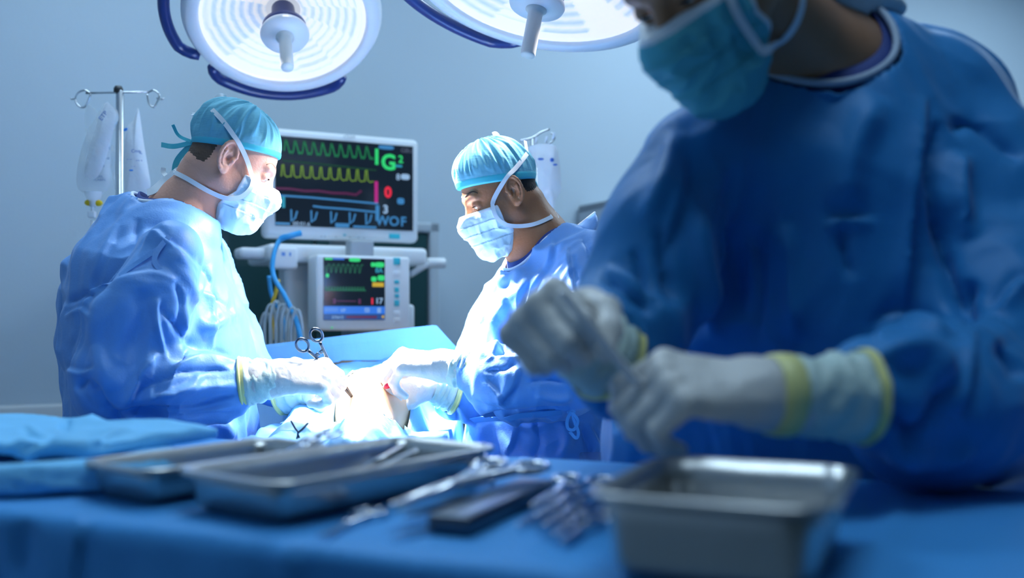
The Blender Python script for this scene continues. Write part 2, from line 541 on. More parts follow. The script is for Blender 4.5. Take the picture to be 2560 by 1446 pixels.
def add_head(S, R, t, sc=1.0, wide=1.0):
    S.set(R, t, sc)
    S.ell((-.012, 0, .043), (.097, .076 * wide, .084), .02)            # skull
    S.ell((.030, 0, -.005), (.064, .062 * wide, .085), .03)             # face block
    S.ell((.000, 0, -.040), (.060, .062 * wide, .050), .03)
    for y in (-1, 1):
        S.cone((-.002, y * .052, -.055), (.064, y * .016, -.100), .018, .019, .03)    # jaw
        S.ell((.056, y * .040, -.036), (.030, .024, .026), .02)         # cheek bone
        S.cone((.080, y * .040, .022), (.090, y * .012, .020), .009, .009, .014)       # brow
    S.ell((.076, 0, -.100), (.020, .022, .017), .02)                    # chin
    for y in (-1, 1):
        S.ell((.1045, y * .033, .000), (.016, .018, .0125), .012, 's')    # eye socket
    S.cone((.090, 0, .010), (.112, 0, -.036), .0085, .0120, .012)       # nose
    S.ell((.112, 0, -.040), (.012, .011, .009), .006)
    for y in (-1, 1): S.ell((.101, y * .012, -.043), (.010, .008, .008), .006)
    S.ell((.088, 0, -.066), (.012, .026, .007), .008)                   # lips
    S.ell((.086, 0, -.077), (.012, .022, .007), .008)
    for y in (-1, 1):                                                   # lids over the eyeball, opening cut out
        S.ell((.0800, y * .032, .0), (.0140, .0160, .0135), .004)
        S.ell((.0965, y * .032, -.0048), (.014, .0120, .0050), .001, 's')
    for y in (-1, 1):                                                   # ears
        c = A(-.010, y * .0775, -.004); e1 = nrm((.88, -y * .42, .10)); e3 = nrm(A(.42, y * .88, 0)); e2 = nrm(np.cross(e3, e1)) * (y if False else 1)
        if e2[2] < 0: e2 = -e2
        E = np.stack([e1, e2, e3], 1)
        c = c + e3 * .004; es = 1.16
        S.ell(c, (.0165 * es, .029 * es, .0052), .008, R=E)
        hl = [c + e1 * .0165 * es * math.cos(a) + e2 * (.029 * es * math.sin(a) + .001) + e3 * .0050 for a in np.linspace(0.1, 4.4, 14)]
        S.chain(hl, [.0042] * 14, .002)
        S.chain([hl[0], hl[0] - e1 * .006 - e2 * .010 + e3 * .001], [.0040, .003], .003)
        ah = [c + e1 * es * (.0075 * math.cos(a) - .002) + e2 * es * (.016 * math.sin(a) - .002) + e3 * .0058 for a in np.linspace(1.0, 4.3, 8)]
        S.chain(ah, [.0030] * 8, .002)
        S.ell(c + e1 * .003 - e2 * .030 + e3 * .003, (.0095, .0105, .0050), .006, R=E)
        S.ell(c + e1 * .004 - e2 * .006 + e3 * .0075, (.0080, .0115, .0100), .003, 's', R=E)
        S.ell(c - e1 * .001 + e2 * .017 + e3 * .0085, (.0075, .0060, .0060), .003, 's', R=E)
        S.ell(c + e1 * .0145 - e2 * .006 + e3 * .005, (.0050, .0065, .0045), .004, R=E)
    S.set()
    return S

def cap_shape(R, t, sc, fz, slope, puff=(0, 0, .05, .09, .07, .07), thick=.006, wide=1.0):
    S = Shape().set(R, t, sc)
    S.ell((-.012, 0, .043), (.097 + thick, .076 * wide + thick, .084 + thick), .02)
    S.ell((.030, 0, -.005), (.064 + thick, .062 * wide + thick, .085 + thick), .03)
    S.ell(puff[:3], puff[3:], .03)
    n = nrm((slope, 0, -1))
    S.func(lambda x, y, z: n[0] * x + n[2] * (z - fz), .004)
    S.set()
    return S

MN1 = nrm((-.12, 0, 1))
def mask_top(x, y, z): return MN1[0] * (x - .106) + MN1[2] * (z + .012)
def mask_rear(x, y, z): return .044 - .55 * np.maximum(0, -.062 - z) + .35 * np.maximum(0, -.118 - z) - x

def mask_shape(R, t, sc=1.0, wide=1.0, th=.004):
    S = Shape().set(R, t, sc)
    e = th
    S.ell((.030, 0, -.015), (.066 + e, .062 * wide + e, .080 + e), .02)
    for y in (-1, 1):
        S.cone((.010, y * .052, -.058), (.064, y * .018, -.104), .018 + e, .020 + e, .03)
        S.ell((.056, y * .040, -.038), (.030 + e, .024 + e, .026 + e), .02)
    S.cone((.098, 0, -.006), (.113, 0, -.038), .010 + e, .0135 + e, .02)
    S.cone((.113, 0, -.040), (.084, 0, -.108), .013 + e, .022 + e, .03)
    S.cone((.096, 0, -.050), (.076, 0, -.104), .030 + e, .032 + e, .04)
    S.cone((.084, 0, -.108), (.050, 0, -.116), .022 + e, .024 + e, .03)
    S.func(mask_top, .003)          # upper edge
    S.func(mask_rear, .003)         # rear edge
    S.func(lambda x, y, z: -.150 - z, .004)
    S.set()
    return S

def to_local(V, R, t, sc): return (V - t) @ R / sc

def make_cap(name, S, R, t, sc, fz, slope, band, mats, root, seed, amp=.004, h=.0018):
    V, Fs = S.mesh(h)
    L = to_local(V, R, t, sc)
    N = vnormals(V, Fs)
    n = nrm((slope, 0, -1)); ed = -(n[0] * L[:, 0] + n[2] * (L[:, 2] - fz))
    w = np.clip((ed - band) / .03, 0, 1)
    ang = np.arctan2(L[:, 1], L[:, 0] + .01)
    q = np.stack([ang * 5.5, L[:, 2] * 9, L[:, 0] * 9], 1)
    d = amp * ridged(q, seed) * w + .0007 * np.clip((band - ed) / .002, 0, 1)
    V = V + N * d[:, None]
    V = smooth_mesh(V, Fs, 1, .3)
    mi = (ed[Fs].mean(1) < band).astype(int)
    return mesh_obj(name, V, Fs, mats, root, True, mi)

def make_mask(name, S, R, t, sc, mats, root, seed=3, h=.0018, amp=1.0):
    V, Fs = S.mesh(h)
    N = vnormals(V, Fs); L = to_local(V, R, t, sc)
    e1 = -mask_top(L[:, 0], L[:, 1], L[:, 2]); e2 = -mask_rear(L[:, 0], L[:, 1], L[:, 2])
    pl = 0
    for z0, a in ((.030, .0012), (.055, .0014), (.080, .0014)):
        u = (e1 - z0) / .004
        pl = pl + a * np.where(u > 0, np.exp(-u * .5), -np.exp(u * 1.2) * .5)
    q = np.stack([L[:, 0] * 40, L[:, 1] * 18, L[:, 2] * 30], 1)
    d = amp * pl * np.clip(e2 / .02, 0, 1) + amp * .0022 * ridged(q, seed) * np.clip(np.minimum(e1, e2) / .02, 0, 1)
    V = V + N * d[:, None]
    edge = np.minimum(e1, e2)
    mi = (edge[Fs].mean(1) < .0075).astype(int)
    return mesh_obj(name, V, Fs, mats, root, True, mi)

def straps(name, shapes, lines, d0, d1, m, root, w=.008, th=.0014):
    for pts, ww in lines:
        q, nn = surf_line(shapes, pts, d0, d1)
        mb = MB(); mb.ribbon(q, ww, th, nn); mb.build(name, m, root)

def hand_shape(W, fwd, dor, side, flex, thumb, sc=1.0, spread=(8, 2, -3, -9), fat=.0012, k=.004):
    """side=+1 right hand, -1 left. returns shape and tips. flex: 4 x (a1,a2,a3) degrees"""
    x = nrm(fwd); z = nrm(A(dor) - x * A(dor).dot(x)); y = np.cross(z, x) * side
    R = np.stack([x, y, z], 1)                  # y points to the thumb side (may be left-handed)
    S = Shape()
    def w(p): return A(W) + R @ (A(p) * sc)
    E = R.copy()
    if side < 0: E = np.stack([x, -y, z], 1)
    g = fat
    bases = [(.090, .028), (.094, .008), (.090, -.012), (.082, -.030)]
    S.cone(w((-.035, 0, 0)), w((.015, 0, 0)), (.027 + g) * sc, (.029 + g) * sc, .01, flat=(z, 1.30))
    for (bx, by), r in zip(bases, (.0125, .013, .0125, .0115)):
        S.cone(w((.012, by * .55, 0)), w((bx, by, .001)), (.0155 + g) * sc, (r + g) * sc, .016)
    S.ell(w((.045, .004, -.004)), A(.044, .036, .015) * sc, .012, R=E)
    tips = []
    LN = [(.046, .026, .021), (.050, .030, .022), (.046, .028, .022), (.036, .021, .019)]
    for i in range(4):
        a = math.radians(spread[i]); fx = math.cos(a) * A(1, 0, 0) + math.sin(a) * A(0, 1, 0)
        p = A(bases[i][0], bases[i][1], .001); th = 0
        rr = [.0112, .0098, .0088, .0074]
        if i == 3: rr = [e * .88 for e in rr]
        S.ell(w(p + A(0, 0, .003)), A(.0115, .0108, .0105) * sc, .006, R=E)   # knuckle
        for j in range(3):
            th += math.radians(flex[i][j])
            dirv = math.cos(th) * fx + math.sin(th) * A(0, 0, -1)
            p2 = p + dirv * LN[i][j]
            S.cone(w(p), w(p2), (rr[j] + g) * sc, (rr[j + 1] + g) * sc, k if j else .006)
            p = p2
        tips.append(w(p))
    p0 = A(.014, .020, -.008); p1 = A(.034, .040, -.014)
    S.cone(w(p0), w(p1), (.020 + g) * sc, (.0155 + g) * sc, .014)
    p = p1
    for L, r0, r1, dv in zip((.036, .032, .026), (.0140, .0120, .0108), (.0120, .0108, .0085), thumb):
        p2 = p + nrm(dv) * L
        S.cone(w(p), w(p2), (r0 + g) * sc, (r1 + g) * sc, .006); p = p2
    tips.append(w(p))
    return S, tips, R

def make_glove(name, S, m, root, h=.0016, wr=.0006, seed=1, add=None):
    V, Fs = S.mesh(h)
    N = vnormals(V, Fs)
    V = V + N * (wr * ridged(V * 45, seed))[:, None]
    return mesh_obj(name, V, Fs, m, root, True)

def gauntlet(name, a, b, ra, rb, mats, parent, seed=0, rim=True, amp=.0035, rings=26, seg=36):
    """wrinkled tube of a cuff from wrist a to its open end b, with a rolled rim"""
    a = A(a); b = A(b); d = nrm(b - a); L = np.linalg.norm(b - a)
    u = nrm(np.cross(d, (0, 0, 1))); v = np.cross(d, u)
    V = []; Fs = []; mi = []
    for i in range(rings):
        t = i / (rings - 1)
        r = ra + (rb - ra) * t ** 0.8
        for j in range(seg):
            an = j * 2 * PI / seg
            q = A(math.cos(an) * 1.6, math.sin(an) * 1.6, t * 7 + math.sin(an) * .6)
            r2 = r + amp * float(ridged(q[None], seed)[0]) * min(1, 4 * t + .2) * (1 if t < .9 else .4)
            V.append(a + d * L * t + r2 * (math.cos(an) * u + math.sin(an) * v))
    for i in range(rings - 1):
        for j in range(seg):
            Fs.append((i * seg + j, i * seg + (j + 1) % seg, (i + 1) * seg + (j + 1) % seg, (i + 1) * seg + j)); mi.append(0)
    o = mesh_obj(name, np.array(V), Fs, mats[0], parent, True, mi)
    if rim:
        end = np.array(V[-seg:])
        mb = MB(); mb.tube(end, .0032, 8, closed=True)
        # a short flat lip beside the roll
        V2 = np.concatenate([a + (np.array(V[-seg:]) - a) * 1.012 - d * .010, a + (np.array(V[-seg:]) - a) * 1.012 + d * .002])
        mb.add(V2, [(j, (j + 1) % seg, seg + (j + 1) % seg, seg + j) for j in range(seg)])
        mb.build(name + '_rim', mats[1], o)
    return o

def body_rest(S, J):
    """torso, arms, legs of a standing body from joints"""
    ax = nrm(A(J['shL']) - A(J['shR'])); 
    S.cone(J['neck'], J['chest'], .060, .10, .06)
    S.cone(A(J['shR']) * .85 + A(J['shL']) * .15, A(J['shR']) * .15 + A(J['shL']) * .85, .060, .060, .05)
    fw = nrm(np.cross(ax, (0, 0, 1)))
    S.cone(J['chest'], J['waist'], .145, .130, .05, flat=(fw, 1.35))
    S.cone(J['waist'], J['hip'], .130, .155, .05, flat=(fw, 1.3))
    for s in 'RL':
        S.chain([J['sh' + s], J['el' + s], J['wr' + s]], [.050, .040, .027], .02)
        S.chain([J['hip' + s], J['kn' + s], J['an' + s]], [.080, .052, .036], .03)
        f = A(J['an' + s]); S.cone(f + A(0, 0, -.045) - A(J['fwd']) * .05, f + A(0, 0, -.05) + A(J['fwd']) * .14, .034, .030, .02)
    return S

def legs(J, hip, fwd):
    """standing legs under the hips, feet on the floor"""
    f = nrm(A(fwd[0], fwd[1], 0)); l = np.cross((0, 0, 1), f); h = A(hip)
    J['hip'] = h; J['fwd'] = f
    for s, k in (('R', -1), ('L', 1)):
        J['hip' + s] = h + l * k * .09 + A(0, 0, -.04)
        kn = h + l * k * .10; kn[2] = h[2] * .53; J['kn' + s] = kn + f * .02
        an = h + l * k * .11; an[2] = .09; J['an' + s] = an
    return J

def build_body(root, Hs, J, skin, zsplit, h1=.0016, h2=.010):
    """head and neck finely, the rest of the body under the clothes coarsely, in one mesh"""
    lo, hi = Hs.bounds()
    V1, F1 = Hs.mesh(h1, lo=(lo[0] - .02, lo[1] - .02, zsplit))
    V1 = smooth_mesh(V1, F1, 1, .35)
    B = Shape(); body_rest(B, J)
    V2, F2 = B.mesh(h2)
    V = np.concatenate([V1, V2]); Fs = np.concatenate([F1, F2 + len(V1)])
    return mesh_obj('body', V, Fs, skin, root, True)

def collar_ring(gs, c, n, r, rf=None, seg=48, up=.16, fdir=None, off=0.0):
    """closed line where a tube of radius r round the neck meets the gown"""
    n = nrm(n); f = nrm(A(fdir) - n * A(fdir).dot(n)); s = np.cross(n, f)
    out = []
    for j in range(seg):
        a = j * 2 * PI / seg
        rr = r if rf is None else r + (rf - r) * max(0, math.cos(a)) ** 2
        p = A(c) + rr * (math.cos(a) * f + math.sin(a) * s)
        ts = np.linspace(up, -.16, 160)
        q = p[None] + ts[:, None] * n[None]
        v = gs.ev(q)
        k = np.nonzero(v < off)[0]
        out.append(q[k[0]] if len(k) else q[-1])
    out = np.array(out)
    for _ in range(4): out = .5 * out + .25 * (np.roll(out, 1, 0) + np.roll(out, -1, 0))
    return out

def scrub_band(ring, n, m, root, inset=.13, up=.010):
    c = ring.mean(0); k = len(ring)
    hi = ring + (c - ring) * inset + n * up; lo = ring + (c - ring) * .02 - n * .03
    mb = MB(); mb.add(np.concatenate([lo, hi]), [(j, (j + 1) % k, k + (j + 1) % k, k + j) for j in range(k)])
    o = mb.build('scrub_collar', m, root); sm = o.modifiers.new('thickness', 'SOLIDIFY'); sm.thickness = .003
    return o

def cut_neck(G, c, n, r, rf, fdir):
    n = nrm(n); f = nrm(A(fdir) - n * A(fdir).dot(n)); s = np.cross(n, f); c = A(c)
    def fn(X, Y, Z):
        px, py, pz = X - c[0], Y - c[1], Z - c[2]
        u = px * f[0] + py * f[1] + pz * f[2]; v = px * s[0] + py * s[1] + pz * s[2]; w = px * n[0] + py * n[1] + pz * n[2]
        rad = np.sqrt(u * u + v * v) + 1e-9
        rr = r + (rf - r) * np.maximum(0, u / rad) ** 2
        return np.maximum(rad - rr, -w - .075)
    G.pr.append((fn, c - .35, c + .35, .004, 's'))
    return G

def make_gown(name, G, m, root, folds, d0, h=.0050, noise=(.006, 9, 4), seed=5, zmin=None, sm=1, lo=None, hi=None):
    V, Fs = G.mesh(h, lo=lo, hi=hi)
    N = vnormals(V, Fs)
    q = V * A(noise[1], noise[1], noise[2])
    q = q + .5 * np.stack([vnoise(V * 5, seed + 9), vnoise(V * 5, seed + 10), vnoise(V * 5, seed + 11)], 1)
    rg = ridged(q, seed); rg2 = ridged(q * 2.2 + 3.1, seed + 4)
    V = V + N * (noise[0] * (1.3 * np.sign(rg) * np.abs(rg) ** 1.4 + .45 * rg2))[:, None]
    V = smooth_mesh(V, Fs, sm, .5)
    N = vnormals(V, Fs)
    V = cloth_folds(V, N, folds, d0)
    V = smooth_mesh(V, Fs, 1, .4)
    return mesh_obj(name, V, Fs, m, root, True)

def make_brow(root, H, R, t, sc, m, zc=.024):
    for y in (-1, 1):
        bw = H.snap(np.array([t + R @ (A(.090 - .016 * abs(q), y * (.012 + .040 * q), zc + .009 * math.sin(q * PI * .9)) * sc) for q in np.linspace(0, 1, 11)]), -.0004)
        mb = MB(); mb.tube(bw, np.array([.0012, .0020, .0023, .0024, .0023, .0022, .0020, .0018, .0016, .0013, .0010]), 6); mb.build('eyebrow', m, root)

def hair_region(S, front, low, slope, top=.045):
    """keep only the hair-covered back of the head, with soft corners"""
    def hl(x, y, z):
        j = .0014 * np.sin(z * 900 + y * 300) + .0012 * np.sin(x * 700 + y * 500)
        a_ = x - front - .15 * np.maximum(0, z + .01); c_ = low - z - slope * (x + .05)
        return np.maximum(np.maximum(z - top, np.abs(y) - .0715), -smin(-(a_ + j), -(c_ + j), .03))
    S.func(hl, .002)
    return hl

def make_eye(root, R, t, sc, y, mats, brow=None, gaze=(1, 0, -.55)):
    c = A(.0800, y * .032, -.0005)
    g = nrm(gaze)
    mb = MB(); mb.sphere((0, 0, 0), .0126, seg=28)
    V = np.concatenate(mb.V)
    dt = (V / .0126) @ g
    mi = []
    for f in mb.F:
        q = dt[[i for i in f]].mean(); mi.append(2 if q > .965 else 1 if q > .87 else 0)
    V = (V + c) * sc @ R.T + t
    mesh_obj('eye', V, mb.F, mats[:3], root, True, mi)
    lash = [c + A(.0142 * math.cos(a) + .0006, .0150 * math.sin(a), -.0022 + .0024 * math.cos(a * 1.6)) for a in np.linspace(-.62, .72, 9)]
    mb = MB(); mb.tube(np.array(lash) * sc @ R.T + t, np.array([.0005, .0009, .0011, .0012, .0012, .0012, .0011, .0009, .0005]) * sc, 6)
    mb.build('eyelashes', mats[3], root)
# ------------------------------------------------------------------ shared materials
CLOTH_BUMP = [(260, .0004, (1, 1, 1)), (14, .0035, (1, 1, .45))]
M_gown = mat('gown_blue', (.125, .335, .75), .48, spec=.45, bump=CLOTH_BUMP, sheen=.15)
M_gown_n = mat('gown_royal_blue', (.010, .195, .50), .55, spec=.35, bump=CLOTH_BUMP, sheen=.1)
M_bind = mat('white_binding', (.72, .80, .90), .6)
M_scrub = mat('navy_scrub', (.010, .040, .22), .7, bump=CLOTH_BUMP)
M_cap = mat('teal_cap', (.16, .46, .60), .75, spec=.2, bump=[(150, .0006, (.25, .25, 2.2)), (30, .003, (1, 1, .4))])
M_capband = mat('teal_cap_band', (.06, .50, .62), .5)
M_mask = mat('lamplit_mask', (.66, .85, .92), .7, spec=.2, bump=[(200, .0004, (1, 1, 1))], sss=.0)  # lamp overexposure on the surgeons' masks is put into this paler colour
M_mask_n = mat('teal_mask', (.10, .46, .56), .7, spec=.2, bump=[(200, .0004, (1, 1, 1))])
M_tie = mat('white_tie', (.78, .84, .90), .6)
M_glove = mat('latex_glove', (.64, .63, .61), .42, spec=.4, bump=[(60, .0012, (1, 1, 1)), (320, .0003, (1, 1, 1))])
M_cuff = mat('inner_glove', (.52, .66, .62), .5, bump=[(60, .002, (1, 1, 1))])
M_rim = mat('yellow_glove_edge', (.74, .72, .30), .45)
M_skin_f = mat('fair_skin', (.66, .34, .25), .5, sss=.12, var=(30, .08), bump=[(180, .0006, (1, 1, 1))])
M_skin_b = mat('brown_skin', (.33, .145, .070), .45, sss=.10, var=(30, .10), bump=[(180, .0006, (1, 1, 1))])
M_skin_n = mat('olive_brown_skin', (.40, .20, .11), .48, sss=.10, var=(30, .10), bump=[(180, .0006, (1, 1, 1))])
M_hair = mat('cropped_brown_hair', (.11, .068, .048), .8, bump=[(420, .002, (1, 1, .25))])
M_black = mat('black_hair', (.008, .006, .006), .75, bump=[(420, .002, (1, 1, .25))])
M_brow = mat('eyebrow_hair', (.030, .018, .014), .8)
M_eye = [mat('eye_white', (.70, .66, .64), .3), mat('iris_brown', (.016, .009, .006), .2), mat('pupil', (.004, .004, .004), .1), mat('lashes', (.010, .007, .006), .9, spec=.0)]
M_cord = mat('gown_tie', (.10, .34, .75), .6)

def mid(a, b, t=.5): return A(a) * (1 - t) + A(b) * t

# ================================================================== left surgeon
dL = 2.10
def left_surgeon():
    root = empty('person', (-.62, 2.12, 0), 'surgeon on the left in profile, blue gown and teal cap, gripping a needle holder', 'person')
    fw = nrm((.93, .36, 0))
    R = head_frame((math.cos(.274), math.sin(.274)), math.radians(28), math.radians(1.7)); t = P(580, 402, 2.17); sc = .935
    H = add_head(Shape(), R, t, sc)
    nb = P(450, 560, 2.17)
    H.set(); H.cone(t + R @ A(-.034, 0, -.045), nb, .056, .068, .02); H.cone(nb, nb + A(-.03, 0, -.12), .075, .12, .05)
    J = dict(neck=nb, chest=P(400, 700, 2.15), waist=P(405, 950, 2.15), shR=P(420, 660, 1.98), shL=P(450, 650, 2.32),
             elR=P(310, 965, 1.90), wrR=P(640, 952, 1.98), elL=P(540, 900, 2.34), wrL=P(740, 965, 2.22))
    legs(J, P(410, 1080, 2.15), (1, .2, 0))
    build_body(root, H, J, M_skin_f, nb[2] - .10)
    # gown
    G = Shape(); ac = (.36, -.93, 0)
    G.cone(P(430, 600, 2.15), P(392, 700, 2.13), .090, .148, .06, flat=(ac, .80))
    G.cone(P(392, 700, 2.13), P(398, 860, 2.14), .148, .176, .06, flat=(ac, .84))
    G.cone(P(398, 860, 2.14), P(412, 1050, 2.16), .176, .172, .06, flat=(ac, .86))
    G.cone(P(412, 1050, 2.16), P(425, 1500, 2.16), .172, .20, .06, flat=(ac, .86))
    G.cone(P(335, 560, 2.16), P(262, 690, 2.18), .060, .085, .07)
    G.chain([P(415, 645, 1.965), P(350, 790, 1.925), P(305, 950, 1.90)], [.078, .092, .080], .022)
    G.chain([P(305, 950, 1.90), P(440, 975, 1.92), P(545, 962, 1.955), P(608, 957, 1.97)], [.082, .074, .060, .036], .03)
    G.chain([P(480, 660, 2.30), P(560, 880, 2.34)], [.08, .085], .05)
    G.chain([P(560, 880, 2.34), P(700, 985, 2.24)], [.075, .034], .03)
    G.chain([P(205, 745, 2.24), P(188, 850, 2.25), P(205, 960, 2.25), P(225, 1120, 2.22)], [.045, .042, .040, .05], .02)
    cN = P(424, 548, 2.16); nN = nrm((.26, -.02, .96)); fd = (.95, .25, -.3)
    ring = collar_ring(G, cN, nN, .088, .112, fdir=fd)
    cut_neck(G, cN, nN, .088, .112, fd)
    F = [([(300, 560), (262, 640), (205, 780)], 16, 6, 's'), ([(345, 545), (330, 600), (265, 700), (215, 760)], 14, -7, 'c'),
         ([(345, 640), (380, 575), (420, 600), (520, 690)], 12, 7, 's'), ([(520, 690), (480, 780), (468, 850)], 12, 9, 's'),
         ([(400, 745), (398, 800), (420, 900)], 12, 10, 's'), ([(395, 760), (470, 860), (430, 910)], 10, -8, 'c'),
         ([(300, 1030), (350, 950), (395, 880)], 14, 9, 'r'), ([(430, 905), (510, 885), (590, 900)], 10, 8, 's'),
         ([(330, 990), (450, 930), (590, 925)], 12, -7, 'c'), ([(330, 1010), (470, 975), (600, 965)], 12, 6, 'r'),
         ([(320, 1030), (480, 1015), (600, 985)], 12, -8, 'c'), ([(315, 1035), (450, 1040), (600, 1010)], 10, 7, 's'),
         ([(380, 960), (395, 990), (470, 960), (500, 930)], 12, 7, 's'),
         ([(535, 660), (538, 780), (536, 870)], 14, 8, 's'), ([(495, 640), (540, 730), (600, 840)], 16, -6, 'c'),
         ([(350, 720), (360, 800), (300, 900)], 26, -6, 'r'), ([(250, 720), (240, 850), (280, 980)], 22, 6, 'r'),
         ([(160, 760), (200, 740), (230, 735)], 10, -8, 'c'), ([(160, 790), (200, 770), (235, 790)], 9, 7, 's'),
         ([(165, 920), (200, 930), (240, 920)], 10, 7, 's'), ([(190, 980), (215, 950), (240, 980)], 12, -8, 'c'),
         ([(235, 960), (260, 1010), (310, 1060)], 12, -8, 'c'), ([(290, 1040), (340, 1030), (430, 1045), (600, 1030)], 12, -9, 'c'),
         ([(600, 780), (560, 800), (500, 830)], 14, 6, 'r'), ([(425, 620), (470, 690), (480, 760)], 18, 7, 'r'),
         ([(440, 700), (455, 760), (445, 840)], 12, -7, 'c'), ([(500, 720), (560, 760), (600, 830)], 12, 5, 's'),
         ([(560, 1050), (580, 1090), (600, 1140)], 16, 6, 'r'), ([(280, 1030), (300, 1070), (290, 1130)], 14, -7, 'c')]
    F = [(q_[0], q_[1], q_[2] * 1.8, q_[3]) for q_ in F]
    g = make_gown('gown', G, M_gown, root, F, dL, h=.0042, noise=(.0080, 7.5, 4.5), seed=11)
    mb = MB(); mb.tube(ring, .0048, 8, closed=True); mb.build('neck_binding', M_bind, g)
    # back ties pressed under the gown
    mb = MB()
    for pts in ([(425, 590), (395, 625), (385, 660), (430, 700)], [(300, 690), (340, 660), (400, 620)]):
        q, n = surf_line([G], pts, 1.6, 2.4, .002); mb.ribbon(q, .010, .002, n)
    mb.build('back_tie', M_gown, g)
    # navy scrub collar at the nape
    scrub_band(ring, nN, M_scrub, root)
    # hair below the cap
    Hh = Shape(); Hh.pr = list(H.pr); Hh.set(R, t, sc)
    hl = hair_region(Hh, -.037, -.050, .35); Hh.set()
    V, Fs = Hh.mesh(.0024, pad=.01); N = vnormals(V, Fs); L = to_local(V, R, t, sc)
    V = V + N * (-.0012 + .0040 * np.clip(-hl(L[:, 0], L[:, 1], L[:, 2]) / .016, 0, 1))[:, None]
    mesh_obj('hair', V, Fs, M_hair, root)
    # cap
    fz, sl = .024, .36
    C = cap_shape(R, t, sc, fz, sl, (-.020, 0, .062, .092, .076, .066), .0045)
    cp = make_cap('cap', C, R, t, sc, fz, sl, .013, [M_cap, M_capband], root, 4)
    # knot and ties of the cap at the back
    kb = t + R @ (A(-.094, 0, -.006) * sc)
    mb = MB()
    def rb(pts, w, n=(0, -1, .2)): mb.ribbon(catmull(pts, 6), w, .0016, A(n))
    rb([kb, P(436, 366, 2.17), P(403, 362, 2.16)], .011)
    rb([kb, P(448, 340, 2.17), P(432, 312, 2.16)], .007)
    rb([kb, P(444, 400, 2.18), P(436, 440, 2.19)], .014)
    mb.sphere(kb, (.007, .010, .008))
    mb.build('cap_tie', M_capband, cp)
    # mask
    Mk = mask_shape(R, t, sc)
    mo = make_mask('mask', Mk, R, t, sc, [M_mask, M_tie], root, 3)
    sh = [H, C, Mk]
    st = straps('mask_strap', sh, [([(632, 448), (615, 392), (588, 345), (560, 305), (530, 274)], .010),
                                   ([(634, 446), (628, 470), (605, 492), (570, 498), (520, 478), (470, 448), (438, 432)], .010)], 1.85, 2.5, M_tie, mo)
    mb = MB()
    k1 = ray(sh, 530, 274, 1.9, 2.5)
    mb.ribbon(catmull([k1, P(533, 255, 2.14), P(552, 238, 2.15), P(562, 246, 2.16), P(548, 264, 2.15), k1], 6), .009, .0014, A(.2, -1, .3))
    mb.build('mask_strap', M_tie, mo); mb = MB()
    mb.ribbon(catmull([k1, P(510, 285, 2.15), P(478, 288, 2.16)], 6), .008, .0014, A(0, -.4, 1))
    mb.ribbon(catmull([k1, P(506, 296, 2.15), P(486, 303, 2.16), P(484, 282, 2.17)], 6), .006, .0014, A(0, -.6, 1))
    mb.build('mask_strap', M_tie, mo); mb = MB(); k2 = ray(sh, 438, 432, 1.9, 2.5)
    mb.ribbon(catmull([k2, P(440, 424, 2.13), P(452, 421, 2.13), P(462, 428, 2.14)], 6), .007, .0014, A(0, -1, .3))
    mb.ribbon(catmull([k2, P(418, 440, 2.14), P(408, 430, 2.15), P(409, 420, 2.15)], 6), .010, .0014, A(.4, -1, .3))
    mb.ribbon(catmull([k2, P(412, 452, 2.13), P(385, 475, 2.12), P(368, 482, 2.12)], 6), .020, .0014, A(0, -1, .6))
    mb.build('mask_strap', M_tie, mo)
    make_eye(root, R, t, sc, -1, M_eye); make_eye(root, R, t, sc, 1, M_eye)
    make_brow(root, H, R, t, sc, mat('fair_brow', (.36, .19, .13), .8), .022)
    # gloves
    W = P(692, 945, 1.985)
    S, tips, RR = hand_shape(W, (.93, .20, .02), (-.06, -.72, .66), 1, [(52, 70, 40), (58, 72, 40), (64, 66, 40), (68, 66, 40)],
                             [(.75, .35, -.55), (.85, .0, -.6), (.9, -.1, -.5)], 1.05)
    S.cone(P(640, 955, 1.975), W, .043, .034, .02)
    gl = make_glove('glove', S, M_glove, root, seed=2)
    gauntlet('glove_cuff', P(700, 947, 1.985), P(603, 957, 1.972), .034, .049, [M_cuff, M_rim], gl, 5)
    W2 = P(775, 975, 2.20)
    S2, tips2, _ = hand_shape(W2, (.93, -.05, -.10), (0, -.35, .93), -1, [(18, 22, 15), (22, 25, 15), (26, 28, 15), (30, 28, 15)],
                              [(.8, .5, -.3), (.9, .2, -.4), (.9, 0, -.4)], 1.0)
    gl2 = make_glove('glove', S2, M_glove, root, seed=8)
    gauntlet('glove_cuff', P(785, 974, 2.20), P(705, 985, 2.225), .030, .046, [M_cuff, M_rim], gl2, 6)
    return root, tips

